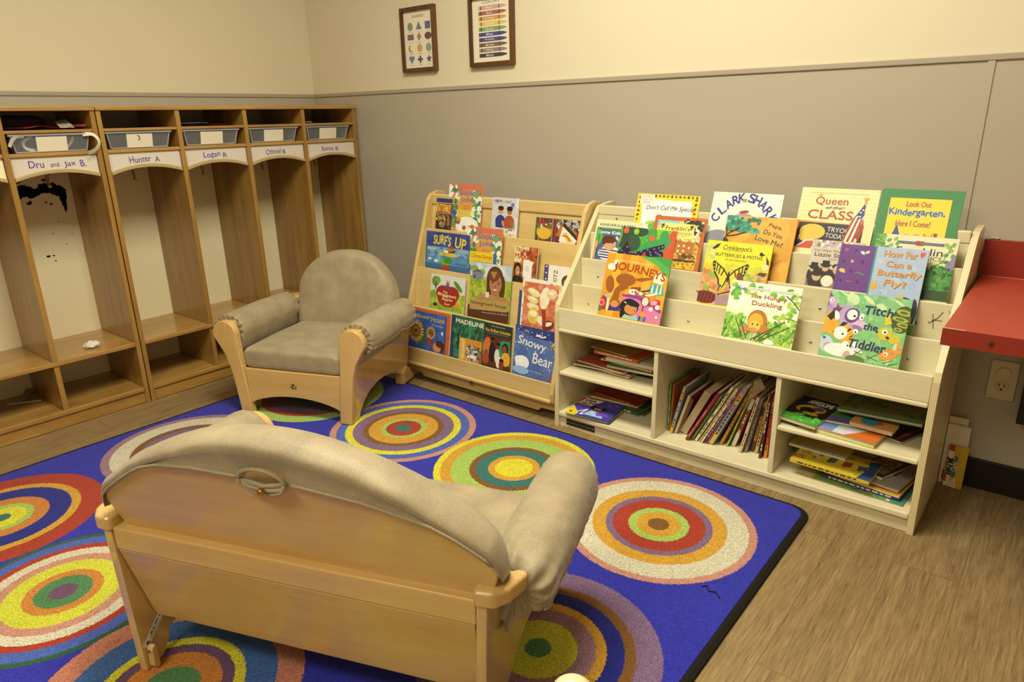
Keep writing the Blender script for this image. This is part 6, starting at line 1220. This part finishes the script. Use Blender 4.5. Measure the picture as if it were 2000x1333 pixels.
for (x, y, ln, L, th, dp, col, ttl, lab, col2) in spn:
    t = bpy.data.objects.new('book', None); C.objects.link(t); t.empty_display_size = .02
    x += .004
    if pl_ is not None:      # each book rests against the one before it without cutting into it
        th *= .82 if x > 2.4 else 1.0
        px, pa, pL, pth = pl_
        x = max(x, px + pth/math.cos(pa) + .0004); h_ = min(L*math.cos(R(ln)), pL*math.cos(pa))
        need = px + pth/math.cos(pa) + h_*math.tan(pa) + .0004
        if x + h_*math.tan(R(ln)) < need: ln = math.degrees(math.atan((need-x)/h_))
    pl_ = (x, R(ln), L, th)
    t.location = (x, y, .0635 + .0004); a0 = R(ln)
    # local: x = thickness, y = into the case, z = up the spine
    t.rotation_euler = (0, a0, 0); t.location.z += th*math.sin(a0)*1.0
    tag(t, lab, 'book', 'books leaning in the middle cubby')
    bm = bmesh.new(); lay = col_layer(bm); c = .0008
    bare = 'bare' in lab
    cbox(bm, lay, 0, c, 0, dp, 0, L, col if not bare else '#A8906A'); cbox(bm, lay, th-c, th, 0, dp, 0, L, '#B0443A' if bare else col)
    if not bare: cbox(bm, lay, c, th-c, -.0002, .0012, 0, L, col)
    A = Art(L, th)
    if not bare:
        g = random.Random(lab)
        if col2: A.r(.0, 0, .22, 1, col2) if 'fat' not in lab else None; A.r(.72, 0, .9, 1, col2)
        dark = sum(lin(col)) < .6; ink = '#E4DCC4' if dark else '#3A2E28'
        if ttl: A.t(ttl, .36, .5, .55, .42, ink)
        else:
            x_ = .12
            while x_ < .86:
                w_ = .02+.05*g.random()
                if g.random() < .75: A.r(x_, .30, x_+w_, .70, ink if g.random() < .8 else '#A83A2A')
                x_ += w_+.018
        if 'white label' in lab: A.r(.10, .08, .26, .92, '#E2DCC8')
        A.into(bm, lay, lambda u, v, k: (v, -.0002-k, u))
    me = bpy.data.meshes.new('cover'); bm.to_mesh(me); bm.free(); me.materials.append(M_print); o = bpy.data.objects.new('cover', me); C.objects.link(o); o.parent = t
    bm = bmesh.new(); lay = col_layer(bm); cbox(bm, lay, c+.0001, th-c-.0001, .0014 if not bare else -.001, dp-.002, .001, L-.002, '#D2C096' if bare else '#DDD2B0')
    if bare:
        for k in range(9): cbox(bm, lay, c+.0006+k*.0027, c+.0012+k*.0027, -.0016, -.001, .004, L-.006, '#9C875E')
    me = bpy.data.meshes.new('page_block'); bm.to_mesh(me); bm.free(); me.materials.append(M_paper); o = bpy.data.objects.new('page_block', me); C.objects.link(o); o.parent = t
# dark picture cover seen side-on left of the row, folded page at the right
bm = bmesh.new(); F1 = [(2.592, -.345, .300), (2.604, -.352, .262), (2.632, -.350, .290), (2.640, -.338, .318), (2.622, -.345, .345), (2.600, -.345, .335)]
V = [bm.verts.new(p) for p in [(2.594, -.350, .262), (2.637, -.352, .312), (2.618, -.345, .338), (2.598, -.342, .325)]]
bm.faces.new(V); V2 = [bm.verts.new(p) for p in [(2.594, -.350, .2615), (2.637, -.352, .3115), (2.640, -.325, .322)]]; bm.faces.new(V2)
bmesh.ops.solidify(bm, geom=bm.faces[:], thickness=.0006)
tag(obj('folded_page', bm, mat('tan_paper', '#C4AC80', 0.85), None), 'folded tan page sticking up from the books near the right divider', 'paper')

# ------------------------------------------------------------------ stacks lying on the storage shelves
def flat_book(x, y, z, W, D, th, rz, base, lab, grp, fn=None, spine=None, edge='front', tilt=0.0, hard=False, pages='#E2D8BC', roll=0.0, m=None):
    """centre x,y ; z of the underside ; W along local x, D along local y"""
    t = bpy.data.objects.new('book', None); C.objects.link(t); t.empty_display_size = .02
    M = Matrix.Translation((x, y, z+th+.0002)) @ Matrix.Rotation(R(rz), 4, 'Z') @ Matrix.Rotation(R(tilt), 4, 'Y') @ Matrix.Rotation(R(roll), 4, 'X')
    t.matrix_world = M; tag(t, lab, 'book', grp)
    c = .0022 if hard else .0007; i = .003 if hard else .001
    bm = bmesh.new(); lay = col_layer(bm); sp = spine or base
    cbox(bm, lay, -W/2, W/2, -D/2, D/2, -c, 0, base); cbox(bm, lay, -W/2, W/2, -D/2, D/2, -th, -th+c, sp)
    if edge == 'spine': cbox(bm, lay, -W/2, W/2, -D/2-.0003, -D/2+c, -th, 0, sp)
    A = Art(W, D)
    if fn: fn(A); A.into(bm, lay, lambda u, v, k: (u-W/2, v-D/2, k))
    if edge == 'spine':
        S = Art(W, th); g = random.Random(lab); x_ = .1
        while x_ < .85:
            w_ = .03+.06*g.random(); S.r(x_, .3, x_+w_, .7, '#EFE4C8' if sum(lin(sp)) < .9 else '#3A2A20'); x_ += w_+.02
        S.into(bm, lay, lambda u, v, k: (u-W/2, -D/2-.0003-k, v-th))
    me = bpy.data.meshes.new('cover'); bm.to_mesh(me); bm.free(); me.materials.append(m or M_print); o = bpy.data.objects.new('cover', me); C.objects.link(o); o.parent = t
    if th > 2*c+.0008:
        bm = bmesh.new(); lay = col_layer(bm); y0 = (-D/2+c+.0004) if edge == 'spine' else -D/2+i
        cbox(bm, lay, -W/2+i, W/2-i, y0, D/2-i, -th+c+.0001, -c-.0001, pages)
        me = bpy.data.meshes.new('page_block'); bm.to_mesh(me); bm.free(); me.materials.append(M_paper); o = bpy.data.objects.new('page_block', me); C.objects.link(o); o.parent = t
    return t
G1 = 'books piled on the upper left storage shelf'
z = .2256
for (x, y, W, D, th, rz, base, lab, edge) in (
 (2.118,-.205,.20,.20,.0030, 6,'#8A8478','thin grey paperback at the very bottom of the upper left pile','front'),
 (2.045,-.235,.23,.20,.0045,-4,'#C9B48A','tan magazine second from the bottom of the upper left pile','front'),
 (2.030,-.245,.24,.19,.0060, 3,'#7A5A3A','brown-covered paperback in the upper left pile','front'),
 (2.035,-.240,.22,.19,.0070,-7,'#A34A30','worn red-brown comic book in the upper left pile','front'),
 (2.145,-.230,.20,.19,.0090, 4,'#3E6E3A','green book under the white one in the upper left pile','front'),
 (2.120,-.215,.22,.18,.0060,-3,'#C8922E','ochre-covered book below the white pages in the upper left pile','front'),
 (2.135,-.220,.21,.17,.0110, 2,'#E2DCCB','thick white-paged book near the top of the upper left pile','front'),
 (2.070,-.215,.19,.16,.0130,-3,'#CE6238','orange hardback spine near the top of the upper left pile','spine'),
 (2.040,-.210,.17,.15,.0050,-8,'#B08A4A','tan book topmost on the upper left pile','front')):
    flat_book(x, y, z, W, D, th, rz, base, lab, G1, edge=edge, hard=(edge == 'spine')); z += th+.0006
G2 = 'books piled on the lower left storage shelf'
z = .0636
for (x, y, W, D, th, rz, base, lab, edge) in (
 (2.075,-.185,.20,.20,.0045, 5,'#4A6A3A','dark green book at the back bottom of the lower left pile','front'),
 (2.060,-.190,.22,.18,.0110,-3,'#3A5A34','green spined book in the back of the lower left pile','spine'),
 (2.040,-.180,.20,.16,.0090, 4,'#C86A3A','orange and cream book in the back of the lower left pile','front'),
 (2.045,-.175,.21,.15,.0060,-6,'#B03A2A','red spined book topmost at the back of the lower left pile','spine')):
    flat_book(x, y, z, W, D, th, rz, base, lab, G2, edge=edge, hard=(edge == 'spine')); z += th+.0006
flat_book(2.020, -.345, .0636, .165, .135, .0100, 3, '#D9CBA0', 'cream page block under the purple comic on the lower left shelf', G2, edge='front')
def mia(a):
    a.r(0,0,1,1,'#15141C'); a.r(.02,.02,.98,.98,'#4A42A8'); a.p([(0,.60),(0,1),(.52,1),(.34,.55)],'#C8542A'); a.p([(.03,.66),(.10,.98),(.50,.98),(.36,.62)],'#EDE6D6'); a.t('MIA',.25,.87,.24,.13,'#15141C',bold=.04,rot=6); a.t('MAYHEM',.28,.73,.36,.12,'#15141C',bold=.04,rot=8)
    a.p([(0,0),(0,.5),(.26,.12),(.22,.0)],'#E4C82A'); a.c(.08,.14,.03,'#2A2418'); a.l([(.20,.20),(.36,.42),(.30,.10),(.46,.20)],.03,'#EFEFEF'); a.p([(.36,.14),(.44,.40),(.74,.34),(.80,.10)],'#A9C8E8'); a.c(.55,.52,.10,'#6A3E26'); a.c(.44,.56,.08,'#1A1216'); a.c(.66,.56,.08,'#1A1216'); a.r(.47,.50,.63,.55,'#E0B82A'); a.p([(.56,.34),(.80,.40),(.90,.24),(.64,.18)],'#6A52B8'); a.scatter(24,.5,.55,.98,.92,.02,['#2A2670','#8A86D0'],3)
flat_book(2.020, -.350, .0742, .180, .150, .0050, 6, '#15141C', 'purple and orange comic with slanted black title on the lower left shelf', G2, mia, edge='front', roll=3)
G3 = 'books piled on the upper right storage shelf'
def comic(a):
    a.r(0,0,1,1,'#2A241E'); a.r(.0,.0,1,.24,'#4EA83A'); a.scatter(26,0,.02,1,.3,.07,['#3E9A34','#7AC24A'],2); a.t('AWESOME',.58,.84,.62,.16,'#F0ECE0',bold=.03); a.e(.50,.55,.36,.16,'#D8A82E',15); a.e(.45,.50,.20,.10,'#241E1A'); a.e(.66,.62,.14,.08,'#6A4A8A'); a.c(.36,.44,.08,'#1A1614'); a.e(.60,.38,.20,.05,'#E0B83A')
z = .2266
flat_book(2.872, -.318, z, .215, .165, .0170, -6, '#E98A2E', 'thick book with green and orange cover edges at the bottom of the upper right pile', G3, lambda a: (a.r(0,0,1,1,'#D8DCE4'), a.r(.0,0,.45,1,'#7A9AD0'), a.p([(.6,0),(1,0),(1,.8)],'#D9702A')), spine='#B4C832', hard=True)
flat_book(3.000, -.235, z, .110, .170, .0060, -20, '#3A2A24', 'dark comic with red stripe at the right of the upper right pile', G3, lambda a: (a.r(.78,0,.86,1,'#A83226'), a.scatter(30,0,0,.8,1,.06,['#5A4A7A','#2A241E','#8A6A4A'],4)))
flat_book(2.870, -.275, .2444, .160, .130, .0080, 6, '#4E9A3E', 'green and purple book half hidden in the middle of the upper right pile', G3, lambda a: (a.r(0,0,1,.3,'#7A66B0'), a.t('rs',.3,.6,.2,.2,'#A83226')))
flat_book(2.945, -.315, .2530, .115, .075, .0120, -4, '#C9B08A', 'small thick paperback with blue and orange cover on the upper right pile', G3, lambda a: (a.r(0,0,1,1,'#E0A45A'), a.e(.42,.5,.24,.4,'#4A9AB8'), a.c(.62,.5,.10,'#D0602A')), pages='#CDB88C')
flat_book(2.765, -.315, .2440, .120, .170, .0130, -10, '#2A241E', 'worn comic reading AWESOME at the left of the upper right pile', G3, comic, tilt=0, pages='#D6C7A0', roll=5)
flat_book(2.958, -.235, .2790, .230, .165, .0100, -5, '#5E7A4A', 'large dull green book lying open-edge out on top of the upper right pile', G3, lambda a: (a.r(.04,.06,.96,.94,'#6E8458'), a.r(.10,.14,.90,.90,'#8A8A5E'), a.e(.5,.5,.18,.2,'#A08A5A'), a.scatter(40,.1,.1,.9,.9,.06,['#7A8A54','#96905E','#5E7248'],5)), tilt=-4, hard=True, pages='#CFC8B4')
G4 = 'books piled on the lower right storage shelf'
z = .0636
flat_book(2.940, -.290, z, .250, .175, .0030, -4, '#4E8A72', 'large teal-green board book at the very bottom of the lower right pile', G4, lambda a: (a.r(.0,.0,.7,.4,'#8AA83A'), a.scatter(30,.3,0,.95,.4,.04,['#3A6A8A','#C8702E','#E4E0D0','#6A9A3A'],3)))
flat_book(2.945, -.280, z+.0036, .220, .160, .0120, -5, '#2A3A78', 'dark blue spined book second from the bottom of the lower right pile', G4, edge='spine', hard=True)
flat_book(2.950, -.278, z+.0162, .215, .165, .0060, -8, '#D0A82E', 'yellow-bordered black book in the lower right pile', G4, lambda a: a.r(.05,.07,.95,.93,'#2A221C'))
flat_book(2.960, -.270, z+.0228, .190, .155, .0100, -10, '#A8A094', 'grey book with red spine sticker in the lower right pile', G4, lambda a: a.r(.72,.5,.80,.9,'#A03A2A'), spine='#B05A34', hard=True)
flat_book(2.975, -.245, z+.0334, .085, .150, .0100, -20, '#3A3A30', 'small dark paperback behind the yellow book on the lower right pile', G4, lambda a: (a.r(.1,.1,.9,.9,'#8A6A44'), a.scatter(14,.1,.1,.9,.9,.08,['#3A5A4A','#C8A05A'],2)))
def seuss(a):
    a.r(0,0,1,1,'#D6BC36'); a.t('Dr. Seuss',.11,.52,.72*a.H/a.W,.13*a.W/a.H,'#A03420',rot=78,bold=.006,jit=.03)
    for i,(s,c) in enumerate((('Are','#7A7458'),('You','#3A5A34'),('My','#A03A24'),('Pal','#4A5A7A'))):
        x = .26+.19*i; a.t(s,x,.80,.07,.10,'#2A2A3A',jit=.02); a.e(x+.01,.48,.05,.13,c if i else '#CFC090',15*i); a.e(x-.02,.38,.025,.07,c,30); a.e(x+.04,.56,.03,.06,c,-30)
    a.p([(.84,.0),(.90,.5),(.86,.9),(1,1),(1,0)],'#2E4A7E'); a.t('Beginner Books',.86,.12,.14,.05,'#2A2A2A')
flat_book(2.860, -.325, .1080, .225, .140, .0110, -3, '#D6BC36', 'yellow hardback with small animal shapes topmost on the lower right pile', G4, seuss, edge='spine', hard=True)
for q, (px, py) in enumerate(((2.86, -.285),)):
    flat_book(px, py, .0970, .150, .110, .0100, 4, '#8A6A3A', 'brown paperback directly under the yellow hardback', G4)
flat_book(2.800, -.250, .1200, .170, .120, .0080, -3, '#E0CC5A', 'yellow-edged book lying behind the yellow hardback', G4, lambda a: a.r(.2,0,1,.3,'#D8D0BC'))

# ------------------------------------------------------------------ books standing on the floor against the wall, right of the birch bookcase
def stand(x, y, w, h, th, rz, base, fn, lab, lean=3, pages='#D8CFB4'):
    t = bpy.data.objects.new('book', None); C.objects.link(t); t.location = (x, y, .0015); t.rotation_euler = (R(90-lean), 0, R(rz)); t.empty_display_size = .02
    tag(t, lab, 'book', 'books on the floor by the wall'); a = Art(w, h)
    if fn: fn(a)
    book_parts(t, w, h, th, a, base, None, None, pages)
def wb(a):
    a.r(.55,.80,.86,.93,'#EFEFE8')
    for i in range(9): a.r(.58+.03*i,.81,.592+.03*i,.92,'#2A2A2A')
    a.r(.30,.02,.40,.25,'#A03A2C')
stand(3.0995, -.030, .050, .222, .008, 0, '#DDD2B4', wb, 'tall cream workbook with a barcode standing on the floor by the wall', 1)
stand(3.1005, -.040, .060, .200, .006, 0, '#E0D8C4', lambda a: (a.r(.30,.35,.42,.68,'#A83A2C'), a.r(.12,.06,.2,.24,'#A83A2C'), a.t('SCHOLASTIC',.36,.50,.30,.05,'#E8E0D0',rot=90)), 'white paperback with red stripes in front of the cream workbook', 1)
def capt(a):
    a.r(0,0,1,1,'#D8B02E'); a.r(0,.0,.30,1,'#EDE4D4'); a.t('AWESOME',.22,.48,1.15,.20,'#2A2A3A',rot=86,bold=.02); a.r(.36,.25,.56,.76,'#4A7AA0'); a.t('Capta',.46,.50,.62,.14,'#EAE4D4',rot=90); a.r(.0,.86,.30,1,'#B04A2A'); a.p([(.05,.0),(.70,.0),(.62,.26)],'#E4DCC8'); a.r(.0,.1,.12,.3,'#A83A2C')
stand(3.115, -.052, .050, .138, .008, -6, '#D8B02E', capt, 'yellow comic lettered AWESOME Capt standing on the floor by the wall', 2)
